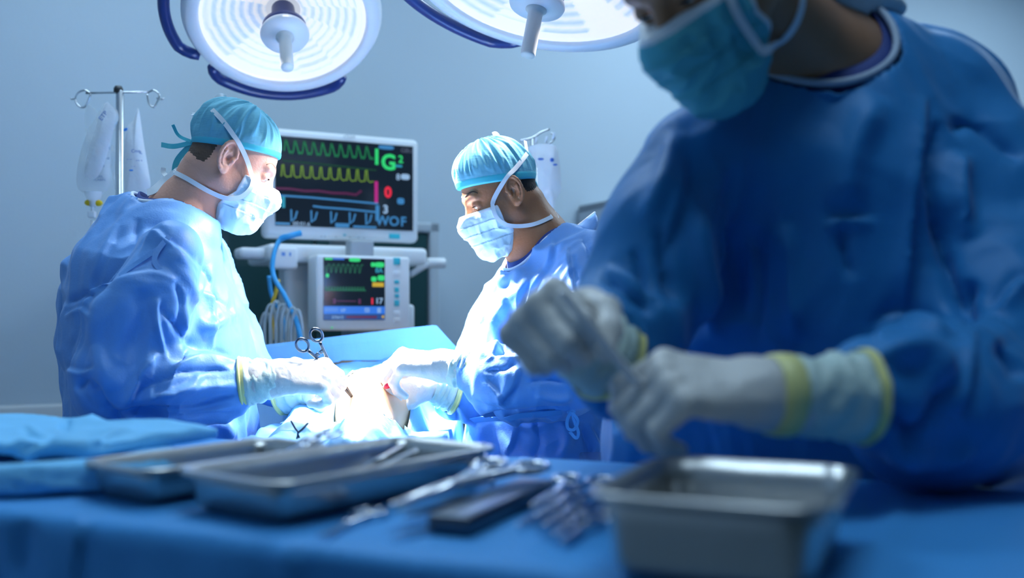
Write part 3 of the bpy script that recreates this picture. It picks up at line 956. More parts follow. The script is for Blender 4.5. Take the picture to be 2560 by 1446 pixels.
# ================================================================== right surgeon
def right_surgeon():
    root = empty('person', (.10, 2.32, 0), 'surgeon facing left at the centre, in a brightly lit cap and waist-tied blue gown', 'person')
    a = math.radians(19.8)
    R = head_frame((-math.cos(a), -math.sin(a)), math.radians(26), math.radians(.9)); t = P(1252, 485, 2.27); sc = .885
    H = add_head(Shape(), R, t, sc)
    nb = P(1352, 625, 2.30)
    H.set(); H.cone(t + R @ A(-.036, 0, -.045), nb, .055, .066, .02); H.cone(nb, nb + A(.04, .02, -.12), .075, .12, .05)
    J = dict(neck=nb, chest=P(1390, 760, 2.32), waist=P(1370, 960, 2.32), shL=P(1470, 720, 2.18), shR=P(1340, 720, 2.48),
             elL=P(1420, 940, 2.05), wrL=P(1170, 930, 2.09), elR=P(1280, 960, 2.42), wrR=P(1120, 985, 2.22))
    legs(J, P(1370, 1080, 2.32), (-1, -.2, 0))
    build_body(root, H, J, M_skin_b, nb[2] - .10)
    G = Shape(); ac = (.45, -.89, 0)
    G.cone(P(1385, 655, 2.31), P(1392, 770, 2.31), .085, .150, .06, flat=(ac, .80))
    G.cone(P(1392, 770, 2.31), P(1362, 900, 2.31), .150, .178, .06, flat=(ac, .86))
    G.cone(P(1362, 900, 2.31), P(1365, 1045, 2.32), .178, .160, .06, flat=(ac, .88))
    G.cone(P(1365, 1045, 2.32), P(1380, 1180, 2.32), .162, .185, .05, flat=(ac, .88))
    G.cone(P(1380, 1180, 2.32), P(1380, 1520, 2.32), .185, .21, .06, flat=(ac, .88))
    G.cone(P(1420, 650, 2.22), P(1500, 690, 2.18), .055, .080, .06)
    G.chain([P(1470, 705, 2.16), P(1450, 830, 2.10), P(1400, 935, 2.03)], [.085, .092, .085], .05)
    G.chain([P(1400, 935, 2.03), P(1300, 950, 2.04), P(1235, 940, 2.06), P(1190, 928, 2.08)], [.085, .076, .058, .033], .03)
    G.ell(P(1290, 985, 2.04), (.085, .05, .040), .04)
    G.chain([P(1330, 720, 2.44), P(1265, 890, 2.42)], [.08, .08], .05)
    G.chain([P(1265, 890, 2.42), P(1185, 975, 2.30), P(1130, 985, 2.22)], [.078, .062, .030], .03)
    G.ell(P(1150, 1010, 2.25), (.055, .04, .042), .03)
    cN = P(1352, 618, 2.29); nN = nrm((-.26, -.10, .95)); fd = (-.88, -.42, -.25)
    ring = collar_ring(G, cN, nN, .086, .100, fdir=fd)
    cut_neck(G, cN, nN, .086, .100, fd)
    F = [([(1300, 655), (1290, 720), (1240, 800), (1215, 870)], 16, 6, 'r'), ([(1330, 690), (1300, 760), (1310, 830), (1280, 880)], 12, 9, 's'),
         ([(1385, 600), (1375, 660), (1330, 730), (1325, 800)], 12, 8, 's'), ([(1420, 610), (1430, 690), (1445, 760)], 10, 6, 's'),
         ([(1455, 590), (1480, 640), (1490, 700)], 9, -6, 'c'), ([(1370, 690), (1410, 720), (1480, 725)], 10, -7, 'c'),
         ([(1415, 720), (1400, 760), (1350, 820)], 12, 7, 's'), ([(1260, 700), (1225, 760), (1195, 850)], 14, -5, 'r'),
         ([(1240, 780), (1250, 850), (1230, 900)], 11, 9, 's'), ([(1275, 740), (1265, 830), (1250, 890)], 10, -8, 'c'),
         ([(1205, 905), (1240, 890), (1300, 890)], 9, 7, 's'), ([(1205, 930), (1260, 920), (1290, 900)], 9, -7, 'c'),
         ([(1215, 950), (1250, 990), (1255, 1020)], 10, 7, 's'), ([(1300, 920), (1285, 970), (1250, 1010)], 11, 8, 's'),
         ([(1310, 960), (1360, 950), (1420, 960)], 14, -7, 'c'), ([(1340, 990), (1400, 1000), (1430, 990)], 12, 7, 'r'),
         ([(1178, 1000), (1210, 1020), (1260, 1030)], 12, -6, 'c'), ([(1190, 1050), (1300, 1035), (1420, 1020)], 8, -11, 'c'),
         ([(1250, 1040), (1330, 1065), (1420, 1030)], 10, 6, 's'), ([(1300, 1050), (1290, 1090), (1270, 1140)], 12, 7, 's'),
         ([(1340, 1050), (1345, 1100), (1330, 1150)], 12, -7, 'c'), ([(1400, 1050), (1420, 1100), (1400, 1150)], 13, 8, 'r'),
         ([(1450, 1060), (1470, 1110), (1480, 1150)], 9, -9, 'c'), ([(1475, 1060), (1500, 1110), (1510, 1150)], 9, 8, 's'),
         ([(1500, 1060), (1530, 1100), (1545, 1150)], 9, -7, 'c'), ([(1270, 660), (1250, 720), (1265, 760)], 14, 6, 'r'),
         ([(1080, 985), (1110, 1010), (1130, 1050)], 10, 7, 's'), ([(1130, 975), (1135, 1020), (1150, 1060)], 9, -8, 'c'),
         ([(1355, 800), (1390, 850), (1380, 900)], 14, 8, 's')]
    F = [(q_[0], q_[1], q_[2] * 1.8, q_[3]) for q_ in F]
    g = make_gown('gown', G, M_gown, root, F, 2.3, h=.0042, noise=(.0080, 7.5, 4.5), seed=21)
    mb = MB(); mb.tube(ring, .0045, 8, closed=True); mb.build('neck_binding', M_bind, g)
    # open back flap of the collar standing up behind the neck
    mb = MB()
    fl = [P(1385, 612, 2.235), P(1408, 600, 2.23), P(1440, 570, 2.25), P(1488, 532, 2.28)]
    bs = [P(1390, 635, 2.225), P(1425, 628, 2.21), P(1470, 605, 2.21), P(1495, 560, 2.26)]
    a1 = catmull(fl, 8); b1 = catmull(bs, 8); rows = 5; n1 = len(a1); V = []
    for i in range(rows):
        tt = i / (rows - 1)
        V += [p * (1 - tt) + q * tt + A(.0, -.012, 0) * math.sin(tt * PI) for p, q in zip(a1, b1)]
    mb.add(V, [(i * n1 + j, i * n1 + j + 1, (i + 1) * n1 + j + 1, (i + 1) * n1 + j) for i in range(rows - 1) for j in range(n1 - 1)])
    mb.tube(a1, .0035, 8, m=1)
    o = mb.build('collar_flap', [M_gown, M_bind], g); sm = o.modifiers.new('thickness', 'SOLIDIFY'); sm.thickness = .0025
    # waist tie with its bow
    mb = MB()
    q, n = surf_line([G], [(1180, 1052), (1260, 1042), (1340, 1036), (1425, 1030)], 1.9, 2.6, .003); mb.ribbon(q, .016, .002, n)
    kx = ray([G], 1428, 1030, 1.9, 2.6, .006)
    mb.sphere(kx, .009)
    for pts in ([(1428, 1030), (1418, 1050), (1420, 1072), (1436, 1074), (1444, 1052), (1430, 1032)], [(1430, 1032), (1438, 1060), (1446, 1082), (1440, 1096), (1424, 1080)]):
        d0 = kx[1] - .012
        mb.ribbon(catmull([P(x, y, d0) for x, y in pts], 6), .006, .002, A(.2, -1, .1))
    mb.build('waist_tie', M_cord, g)
    scrub_band(ring, nN, M_scrub, root)
    Hh = Shape(); Hh.pr = list(H.pr); Hh.set(R, t, sc)
    hl = hair_region(Hh, -.036, -.034, .25); Hh.set()
    V, Fs = Hh.mesh(.0024, pad=.01); N = vnormals(V, Fs); L = to_local(V, R, t, sc)
    V = V + N * (-.0012 + .0034 * np.clip(-hl(L[:, 0], L[:, 1], L[:, 2]) / .014, 0, 1))[:, None]
    mesh_obj('hair', V, Fs, M_black, root)
    fz, sl = .026, .30
    C = cap_shape(R, t, sc, fz, sl, (.004, 0, .080, .088, .078, .064), .006)
    cp = make_cap('cap', C, R, t, sc, fz, sl, .017, [M_cap, M_capband], root, 14)
    kb = t + R @ (A(-.090, .014, -.012) * sc)
    mb = MB(); mb.sphere(kb, (.007, .009, .008))
    mb.ribbon(catmull([kb, kb + A(.006, -.01, -.02), kb + A(.016, -.012, -.045), kb + A(.004, -.012, -.05), kb + A(-.002, -.008, -.02)], 6), .014, .002, A(.3, -1, 0))
    mb.build('cap_tie', M_capband, cp)
    Mk = mask_shape(R, t, sc)
    mo = make_mask('mask', Mk, R, t, sc, [M_mask, M_tie], root, 7)
    sh = [H, C, Mk]
    straps('mask_strap', sh, [([(1231, 512), (1236, 494), (1262, 450), (1292, 418), (1318, 384)], .010),
                              ([(1231, 512), (1238, 540), (1262, 562), (1300, 566), (1340, 560), (1380, 542)], .009)], 1.95, 2.6, M_tie, mo)
    mb = MB()
    k1 = ray(sh, 1318, 384, 2.0, 2.6); k2 = ray(sh, 1378, 542, 2.0, 2.6)
    mb.ribbon(catmull([k1, P(1315, 366, 2.26), P(1313, 353, 2.28)], 5), .007, .0014, A(.3, -1, 0))
    mb.build('mask_strap', M_tie, mo); mb = MB(); tp = C.snap(P(1245, 340, 2.27)[None], .003)[0]
    mb.ribbon(catmull([tp, tp + A(-.006, 0, .006), tp + A(-.012, 0, .004)], 5), .010, .003, A(0, -1, .5))
    mb.build('mask_strap', M_tie, mo); mb = MB()
    mb.ribbon(catmull([k2, P(1386, 536, 2.27), P(1392, 545, 2.26), P(1380, 552, 2.25)], 5), .010, .002, A(.3, -1, .2))
    mb.ribbon(catmull([k2, P(1386, 532, 2.27), P(1376, 527, 2.28)], 5), .008, .002, A(.3, -1, .2))
    mb.build('mask_strap', M_tie, mo)
    make_eye(root, R, t, sc, 1, M_eye, gaze=(1, 0, -.45)); make_eye(root, R, t, sc, -1, M_eye, gaze=(1, 0, -.45))
    make_brow(root, H, R, t, sc, M_brow)
    W = P(1112, 916, 2.10)
    S, tips, RR = hand_shape(W, (-.96, .02, .10), (.05, -.45, .89), -1, [(48, 38, 22), (54, 42, 24), (60, 46, 26), (64, 50, 28)],
                             [(.75, .30, -.6), (.85, .0, -.6), (.85, -.1, -.6)], 1.05)
    S.cone(P(1160, 923, 2.09), W, .040, .034, .02)
    gl = make_glove('glove', S, M_glove, root, seed=12)
    gauntlet('glove_cuff', P(1122, 918, 2.098), P(1190, 930, 2.078), .034, .045, [M_cuff, M_rim], gl, 15)
    W2 = P(1070, 968, 2.20)
    S2, tips2, _ = hand_shape(W2, (-.95, -.1, -.08), (.05, -.25, .95), 1, [(20, 25, 15), (25, 30, 15), (35, 40, 20), (45, 50, 20)],
                              [(.8, .45, -.35), (.9, .2, -.4), (.9, .05, -.4)], 1.0)
    gl2 = make_glove('glove', S2, M_glove, root, seed=18)
    gauntlet('glove_cuff', P(1080, 969, 2.20), P(1135, 985, 2.22), .031, .046, [M_cuff, M_rim], gl2, 16)
    return root, tips

# ================================================================== nurse in front
def nurse():
    root = empty('person', (.45, 1.50, 0), 'blurred nurse in front at right, royal blue gown and teal mask, holding a rod', 'person')
    a = math.radians(39)
    R = head_frame((-math.cos(a), -math.sin(a)), math.radians(47), math.radians(4)); t = P(1748, -98, 1.20); sc = 1.05
    H = add_head(Shape(), R, t, sc)
    nb = P(2080, 175, 1.40)
    H.set(); H.cone(t + R @ A(-.034, 0, -.045), nb, .060, .066, .03); H.cone(nb, nb + A(.02, .05, -.12), .075, .12, .05)
    J = dict(neck=nb, chest=P(2050, 480, 1.45), waist=P(1990, 850, 1.48), shR=P(1740, 430, 1.36), shL=P(2400, 270, 1.46),
             elR=P(1590, 790, 1.27), wrR=P(1520, 885, 1.18), elL=P(2430, 1010, 1.24), wrL=P(1960, 990, 1.0))
    legs(J, P(1970, 1150, 1.56), (-.4, -.9, 0))
    build_body(root, H, J, M_skin_n, nb[2] - .10)
    G = Shape(); ac = (.90, -.42, .12); fwd = (.42, .90, 0)
    G.cone(P(2110, 230, 1.43), P(2030, 480, 1.43), .085, .205, .08, flat=(fwd, 1.55))
    G.cone(P(1790, 420, 1.37), P(2330, 265, 1.46), .075, .085, .08)
    G.cone(P(2105, 160, 1.43), P(2300, 190, 1.46), .070, .070, .06)
    G.cone(P(2105, 160, 1.43), P(1850, 370, 1.37), .070, .065, .06)
    G.cone(P(2030, 480, 1.43), P(1990, 800, 1.45), .208, .212, .08, flat=(fwd, 1.50))
    G.cone(P(1990, 800, 1.46), P(1920, 1130, 1.53), .212, .245, .08, flat=(fwd, 1.50))
    G.cone(P(1920, 1130, 1.53), P(1940, 2000, 1.62), .245, .25, .08, flat=(fwd, 1.4))
    # her right arm (left in the picture)
    G.chain([P(1745, 420, 1.34), P(1655, 600, 1.28), P(1590, 775, 1.24)], [.075, .070, .066], .05)
    G.chain([P(1590, 775, 1.25), P(1548, 840, 1.21), P(1508, 882, 1.165)], [.066, .062, .038], .03)
    G.ell(P(1560, 900, 1.22), (.06, .06, .07), .05)
    # her left arm (right in the picture)
    G.chain([P(2370, 300, 1.45), P(2460, 480, 1.40), P(2500, 760, 1.32), P(2450, 1000, 1.24)], [.095, .098, .092, .095], .06)
    G.chain([P(2450, 1000, 1.24), P(2330, 1010, 1.13), P(2220, 1000, 1.05), P(2150, 992, 1.02)], [.095, .088, .060, .036], .03)
    G.ell(P(2470, 1105, 1.30), (.11, .06, .09), .05)
    cN = P(2058, 100, 1.375); nN = nrm((-.50, -.30, .80)); fd = (-.75, -.40, -.52)
    ring = collar_ring(G, cN, nN, .088, .112, fdir=fd)
    cut_neck(G, cN, nN, .088, .112, fd)
    F = [([(2320, 240), (2300, 450), (2280, 620), (2265, 800)], 22, 12, 's'), ([(2350, 300), (2345, 500), (2370, 700), (2400, 790)], 20, -14, 'c'),
         ([(2380, 330), (2430, 300), (2500, 350), (2560, 400)], 24, -9, 'c'), ([(2400, 380), (2390, 480), (2420, 600)], 26, 9, 'r'),
         ([(2060, 560), (2110, 545), (2190, 550)], 16, 7, 's'), ([(1960, 560), (1975, 700), (1985, 850)], 24, 7, 'r'),
         ([(2110, 560), (2110, 620), (2130, 700)], 14, -7, 'c'), ([(1650, 560), (1660, 650), (1690, 760)], 18, -9, 'c'),
         ([(1700, 330), (1660, 450), (1610, 560)], 26, 7, 'r'), ([(1720, 400), (1700, 520), (1650, 640)], 18, 9, 's'),
         ([(1840, 420), (1830, 600), (1850, 800)], 26, -7, 'r'), ([(1740, 520), (1760, 680), (1790, 860)], 24, 8, 'r'),
         ([(1880, 560), (1900, 700), (1890, 860)], 18, -6, 'c'), ([(2200, 240), (2130, 380), (2110, 520)], 40, 7, 'r'),
         ([(1500, 690), (1560, 720), (1640, 790)], 14, -9, 'c'), ([(1520, 660), (1600, 700), (1650, 740)], 14, 8, 's'),
         ([(1540, 740), (1600, 800), (1620, 870)], 14, 9, 's'), ([(1580, 620), (1610, 700), (1640, 770)], 14, -9, 'c'),
         ([(2180, 850), (2230, 790), (2320, 800), (2380, 830)], 20, 12, 's'), ([(2190, 900), (2300, 880), (2380, 950)], 24, 9, 'r'),
         ([(2380, 950), (2330, 1060), (2260, 1120)], 22, -12, 'c'), ([(2200, 1020), (2260, 1080), (2280, 1110)], 18, -12, 'c'),
         ([(2440, 830), (2430, 930), (2400, 1040)], 22, 11, 's'), ([(2490, 780), (2530, 720), (2560, 690)], 20, 11, 's'),
         ([(2430, 700), (2410, 760), (2440, 800)], 18, -12, 'c'), ([(2500, 850), (2540, 900), (2560, 950)], 20, -11, 'c'),
         ([(2210, 1130), (2330, 1140), (2440, 1120)], 20, 8, 'r'), ([(1500, 960), (1520, 1020), (1540, 1080)], 16, -7, 'c')]
    F = [(q_[0], q_[1], q_[2] * 2.3, q_[3]) for q_ in F]
    g = make_gown('gown', G, M_gown_n, root, F, 1.4, h=.0054, noise=(.006, 6, 3.5), seed=31)
    mb = MB(); mb.tube(ring, .0052, 8, closed=True)
    mb.build('neck_binding', mat('grey_blue_binding', (.36, .46, .60), .6), g)
    scrub_band(ring, nN, M_scrub, root)
    fz, sl = .030, .34
    C = cap_shape(R, t, sc, fz, sl, (-.02, 0, .06, .095, .08, .08), .007)
    cp = make_cap('cap', C, R, t, sc, fz, sl, .014, [M_cap, M_capband], root, 24)
    # loose back of the cap hanging over the nape
    Q = Shape()
    Q.chain([P(1990, -60, 1.33), P(2090, -20, 1.36), P(2230, 20, 1.42)], [.055, .045, .020], .03, flat=((.3, .4, .85), 1.8))
    V, Fs = Q.mesh(.003); N = vnormals(V, Fs); V = V + N * (.003 * ridged(V * 22, 4))[:, None]
    mesh_obj('cap_tail', V, Fs, mat('pale_cap_tail', (.66, .78, .86), .7), cp)
    Mk = mask_shape(R, t, sc, th=.008)
    mo = make_mask('mask', Mk, R, t, sc, [M_mask_n, M_tie], root, 17, amp=1.5)
    sh = [H, C, Mk]
    straps('mask_strap', sh, [([(1905, 128), (1870, 80), (1835, 20), (1815, -40)], .010),
                              ([(1905, 128), (1950, 108), (1985, 70), (2005, 20), (2010, -30)], .011)], 0.95, 1.5, M_tie, mo)
    make_eye(root, R, t, sc, 1, M_eye, gaze=(1, 0, -.6)); make_eye(root, R, t, sc, -1, M_eye, gaze=(1, 0, -.6))
    make_brow(root, H, R, t, sc, M_brow)
    # her right hand, a fist round the rod
    W = P(1400, 818, 1.12)
    S, tR, _ = hand_shape(W, (-.30, -.92, .14), (-.62, .28, .73), 1, [(66, 80, 40), (74, 88, 46), (80, 92, 50), (84, 92, 50)],
                          [(.75, .30, -.6), (.75, -.25, -.7), (.5, -.6, -.6)], 1.12)
    S.cone(P(1490, 870, 1.15), W, .042, .034, .02)
    gl = make_glove('glove', S, M_glove, root, seed=22)
    gauntlet('glove_cuff', P(1420, 835, 1.122), P(1515, 888, 1.165), .037, .055, [M_cuff, M_rim], gl, 25)
    # her left hand
    W2 = P(1905, 985, 1.0)
    S2, tL, _ = hand_shape(W2, (-.97, -.16, .12), (.08, -.55, .83), -1, [(46, 52, 26), (58, 66, 34), (60, 66, 36), (62, 62, 36)],
                           [(.8, .40, -.45), (.85, .05, -.5), (.85, -.1, -.5)], 1.08)
    S2.cone(P(1960, 990, 1.005), W2, .040, .034, .02)
    gl2 = make_glove('glove', S2, M_glove, root, seed=28)
    mb = MB(); ww = P(1945, 988, 1.003); dd = nrm(P(2000, 990, 1.01) - W2)
    mb.lathe([(.0385, -.012), (.041, -.010), (.0425, .0), (.0425, .012), (.040, .014), (.037, .012)], ww, dd, 36)
    mb.build('glove_rim', M_rim, gl2)
    gauntlet('glove_cuff', P(1925, 986, 1.0), P(2158, 992, 1.022), .034, .047, [M_cuff, M_rim], gl2, 26)
    return root, tR, tL
LS, tipsL = left_surgeon()
RS, tipsR = right_surgeon()
NU, tN1, tN2 = nurse()
# ------------------------------------------------------------------ the room, turned 27 degrees to the camera
WU = A(.891, .454, 0); WN = A(.454, -.891, 0); WO = A(-.6, 4.25, 0)      # along the back wall, out of it, its origin
RW = np.stack([WU, -WN, A(0, 0, 1)], 1)
def wall_pt(s, t, z): return WO + WU * s + WN * t + A(0, 0, z)
M_wall = mat('wall_paint', (.42, .51, .59), .65, bump=[(90, .0008, (1, 1, 1))], var=(1.2, .04))
M_ceil = mat('ceiling_paint', (.62, .68, .74), .8, bump=[(60, .001, (1, 1, 1))])
M_floor = mat('floor_vinyl', (.22, .30, .36), .35, var=(14, .12))
M_trim = mat('wall_guard', (.50, .54, .57), .5, var=(8, .04))
def struct(name, mb, m): 
    o = mb.build(name, m); o['kind'] = 'structure'; return o
HC = 3.35
mb = MB(); mb.box(wall_pt(1.2, -.06, HC / 2), (3.7, .06, HC / 2), RW); struct('wall_back', mb, M_wall)
mb = MB(); mb.box(wall_pt(-2.5 - .06, 2.5, HC / 2), (.06, 2.5, HC / 2), RW); struct('wall_left', mb, M_wall)
mb = MB(); mb.box(wall_pt(4.9 + .06, 2.5, HC / 2), (.06, 2.5, HC / 2), RW); struct('wall_right', mb, M_wall)
mb = MB(); mb.box(wall_pt(1.2, 2.4, -.05), (3.9, 2.7, .05), RW); struct('floor', mb, M_floor)
mb = MB(); mb.box(wall_pt(1.2, 2.4, HC + .05), (3.9, 2.7, .05), RW); struct('ceiling', mb, M_ceil)
mb = MB(); mb.box(wall_pt(-1.45, .018, .80), (1.05, .018, .075), RW, .012); struct('trim_1', mb, M_trim)
mb = MB(); mb.box(wall_pt(1.2, .008, .05), (3.7, .008, .05), RW); struct('baseboard_back', mb, M_trim)

# ------------------------------------------------------------------ glazed cabinets along the back wall
M_cabf = mat('cabinet_frame', (.36, .42, .48), .45)
M_cabg = mat('dark_green_glass', (.018, .055, .060), .12, spec=.5, var=(3, .3))
M_white = mat('white_plastic', (.66, .70, .73), .45, var=(6, .03))
M_grey = mat('grey_plastic', (.30, .34, .37), .5)
M_dark = mat('dark_plastic', (.025, .03, .035), .5)
def cabinet(s0, s1, h, label, doors=2):
    c = wall_pt((s0 + s1) / 2, .2, 0)
    r = empty('cabinet', c, label, 'cabinet')
    w = (s1 - s0) / 2
    mb = MB()
    mb.box(wall_pt((s0 + s1) / 2, .19, h / 2), (w - .035, .16, h / 2 - .01), RW, .006)
    for s in (s0 + .02, s1 - .02): mb.box(wall_pt(s, .20, h / 2), (.02, .19, h / 2), RW, .006)
    for z in (.06, h - .02): mb.box(wall_pt((s0 + s1) / 2, .20, z), (w, .19, .02 if z > 1 else .06), RW, .006)
    mb.build('frame', M_cabf, r)
    for k in range(doors):
        a = s0 + .045 + k * (s1 - s0 - .09) / doors; b = s0 + .045 + (k + 1) * (s1 - s0 - .09) / doors
        mb = MB(); mb.box(wall_pt((a + b) / 2, .375, (h - .04 + .12) / 2), ((b - a) / 2 - .003, .008, (h - .04 - .12) / 2 - .003), RW, .003)
        d = mb.build('door', M_cabg, r)
        mb = MB(); hs = b - .03 if k == 0 else a + .03
        mb.cyl(wall_pt(hs, .40, .85), wall_pt(hs, .40, 1.0), .006); mb.build('handle', M_white, d)
    return r
cabinet(-.86, .15, 1.57, 'dark green glass cabinet behind the monitor cart')
cabinet(1.02, 1.36, 1.72, 'grey cabinet behind the right-hand surgeon, mostly hidden')

# ------------------------------------------------------------------ patient monitors and their cart
CU, CN = WU, WN                      # along the screens, out of the screens
RC = np.stack([CU, -CN, A(0, 0, 1)], 1)
c0 = P(660, 464, 3.26); c1 = P(1048, 480, 3.26 * 1.075)
MC = (c0 + c1) / 2; MC[2] = 1.2 + .0 + (790 - 467) / FPX * 3.38
MW = np.linalg.norm((c1 - c0)[:2]) / 2; MH = .182
def mp(u, v, t=0.0, C=None): return (MC if C is None else C) + CU * u + A(0, 0, v) + CN * t
E_green = emat('screen_green', (.03, .75, .20), .9); E_olive = emat('screen_olive', (.24, .46, .03), .6)
E_mag = emat('screen_magenta', (.55, .02, .28), .8); E_red = emat('screen_red', (.95, .02, .06), .9)
E_blue = emat('screen_blue', (.05, .26, .60), .8); E_pale = emat('screen_pale', (.32, .52, .80), .9)
E_dgreen = emat('screen_dim_green', (.01, .20, .07), .6); E_dmag = emat('screen_dim_magenta', (.16, .012, .10), .5)
E_bar = emat('screen_bar_blue', (.03, .19, .80), .9); E_yel = emat('screen_yellow', (.62, .42, .02), .9); E_cyan = emat('screen_cyan', (.03, .42, .62), .7)
M_scr = mat('screen_black', (.004, .006, .009), .12, emit=(.006, .012, .022), estr=1.0)

def build_monitor(root, C, W, H, bez, depth, name='housing'):
    mb = MB(); mb.box(C - CN * depth / 2, (W, depth / 2, H), RC, .018); hs = mb.build(name, M_white, root)
    return hs
mon = empty('patient_monitor', A(MC[0], MC[1], 1.40), 'large wide patient monitor with green and yellow traces, upper of two screens', 'monitor')
build_monitor(mon, MC, MW, MH, .03, .06)
SW, SH = MW - .030, MH - .034; SCN = MC + CU * .006 + A(0, 0, .007)
mb = MB(); mb.box(SCN + CN * .001, (SW, .002, SH), RC, 0); scr = mb.build('screen', M_scr, mon)
def sp(x, y, C, W, H): return C + CU * (x * 2 - 1) * W + A(0, 0, (1 - y * 2) * H) + CN * .0042      # x,y in 0..1 from the top left
def trace(name, pts, r, m, C, W, H, parent):
    mb = MB(); q = np.array([sp(x, y, C, W, H) for x, y in pts]); mb.ribbon(q, r, .0006, CN); return mb.build(name, m, parent)
def bars(name, rs, m, C, W, H, parent):
    mb = MB()
    for x0, y0, x1, y1 in rs:
        p = [sp(x0, y0, C, W, H), sp(x1, y0, C, W, H), sp(x1, y1, C, W, H), sp(x0, y1, C, W, H)]
        mb.add(p + [q - CN * .002 for q in p], [(0, 3, 2, 1), (0, 1, 5, 4), (1, 2, 6, 5), (2, 3, 7, 6), (3, 0, 4, 7)], False)
    return mb.build(name, m, parent)
def blob(name, x, y, rx, ry, m, C, W, H, parent):
    mb = MB(); o = sp(x, y, C, W, H); n = 20
    V = [o + CU * rx * math.copysign(abs(math.cos(a)) ** .6, math.cos(a)) + A(0, 0, ry * math.copysign(abs(math.sin(a)) ** .6, math.sin(a))) for a in np.arange(n) * 2 * PI / n]
    mb.add(V + [q - CN * .002 for q in V], [tuple(range(n))] + [(i, (i + 1) % n, n + (i + 1) % n, n + i) for i in range(n)], False)
    return mb.build(name, m, parent)
def letters(name, s, x, y, h, m, C, W, H, parent, bold=.0, align='CENTER'):
    V, Fs = text_mesh(s, h, bold * h, .0005, align)
    Q = sp(x, y, C, W, H) + V[:, :1] * CU + V[:, 1:2] * A(0, 0, 1) + V[:, 2:3] * CN
    return mesh_obj(name, Q, Fs, m, parent, False)
def ecg(x0, x1, y, amp, n, kind):
    pts = []; w = (x1 - x0) / n
    for i in range(n):
        b = x0 + i * w
        if kind == 'a': pts += [(b, y - amp * .1), (b + w * .12, y - amp), (b + w * .25, y - amp * .98), (b + w * .42, y - amp * .45), (b + w * .6, y + amp * .12), (b + w * .75, y - amp * .05), (b + w * .88, y + amp * .12)]
        elif kind == 'b': pts += [(b, y + amp * .05), (b + w * .10, y - amp * .95), (b + w * .24, y - amp), (b + w * .34, y - amp * .1), (b + w * .6, y + amp * .08), (b + w * .85, y)]
        else: pts += [(b, y), (b + w * .2, y - amp), (b + w * .4, y + amp * .3), (b + w * .7, y)]
    return pts + [(x1, y)]
a = (SCN, SW, SH)
trace('green_trace', ecg(.06, .70, .165, .125, 10, 'a'), .0040, E_dgreen, *a, scr)
trace('green_trace', [(x, y + .012) for x, y in ecg(.06, .70, .165, .115, 10, 'a')], .0020, mat('screen_mid_green', (.01, .02, .01), .3, emit=(.015, .36, .11)), *a, scr)
trace('dim_green_line', [(.05, .275), (.30, .285), (.72, .31)], .005, mat('screen_faint_green', (.004, .006, .005), .3, emit=(.006, .05, .02)), *a, scr)
trace('yellow_trace', ecg(.04, .70, .445, .13, 10, 'b'), .0038, E_olive, *a, scr)
trace('magenta_trace', [(.0, .59), (.1, .585), (.2, .60), (.3, .59), (.4, .605), (.5, .60), (.57, .61), (.61, .56)], .008, E_dmag, *a, scr)
trace('blue_line', [(.0, .665), (.25, .67), (.5, .685), (.735, .70)], .006, E_blue, *a, scr)
trace('blue_line', [(.26, .765), (.33, .775), (.5, .78), (.735, .80)], .006, E_blue, *a, scr)
for x in (.12, .26, .40, .535, .655):
    trace('respiration_tick', [(x - .012, .815), (x - .01, .95), (x + .016, .91), (x + .03, .83)], .0055, E_blue, *a, scr)
bars('blue_block', [(.045, .67, .066, .80)], E_cyan, *a, scr)
bars('green_block', [(.712, .06, .735, .245)], E_green, *a, scr)
bars('magenta_block', [(.708, .44, .732, .70)], E_mag, *a, scr)
bars('blue_block', [(.715, .72, .742, .90)], E_blue, *a, scr)
letters('letter', 'G', .812, .215, .074, E_green, *a, scr, .03)
letters('digit', '2', .905, .165, .036, E_green, *a, scr, .02)
bars('green_dash', [(.865, .23, .915, .255)], E_cyan, *a, scr)
letters('digit', '0', .808, .565, .052, E_red, *a, scr, .03)
letters('digit', '3', .790, .765, .040, E_pale, *a, scr, .03)
letters('reading', 'WO', .805, .90, .046, E_blue, *a, scr, .02)
letters('reading', 'F', .925, .90, .046, E_blue, *a, scr, .02)
letters('reading', '8', .885, .375, .030, E_pale, *a, scr, .01)
blob('blue_label', .94, .365, .016, .010, E_pale, *a, scr)
blob('blue_label', .905, .655, .013, .011, E_blue, *a, scr)
blob('blue_label', .795, .035, .028, .007, E_blue, *a, scr)
letters('caption', 'GBU', .95, .055, .022, mat('screen_grey', (.01, .01, .01), .3, emit=(.08, .10, .16)), *a, scr)
for q_ in ((.0, .965, .10, .99), (.42, .945, .52, .995), (.55, .965, .72, .99)): bars('status_bar', [q_], E_blue, *a, scr)
letters('caption', '00:01:6', .18, .975, .020, E_pale, *a, scr)
letters('caption', '\u00abYS.0.0', .52, -.055, .014, M_grey, *a, mon, .01)
M_teal = mat('teal_button', (.03, .42, .52), .4)
mb = MB(); mb.box(mp(.185 * MW / .28, -MH + .020, .002), (.020, .003, .009), RC, .006); mb.build('button', M_teal, mon)
mb = MB(); mb.box(mp(.0, -MH + .018, .0015), (.004, .002, .003), RC, 0); mb.build('button', M_teal, mon)
for u in (-.08, -.068, -.03, .02, .05, .07):
    mb = MB(); mb.sphere(mp(u, -MH + .010, .0005), .0025, seg=8); mb.build('indicator', M_grey, mon)

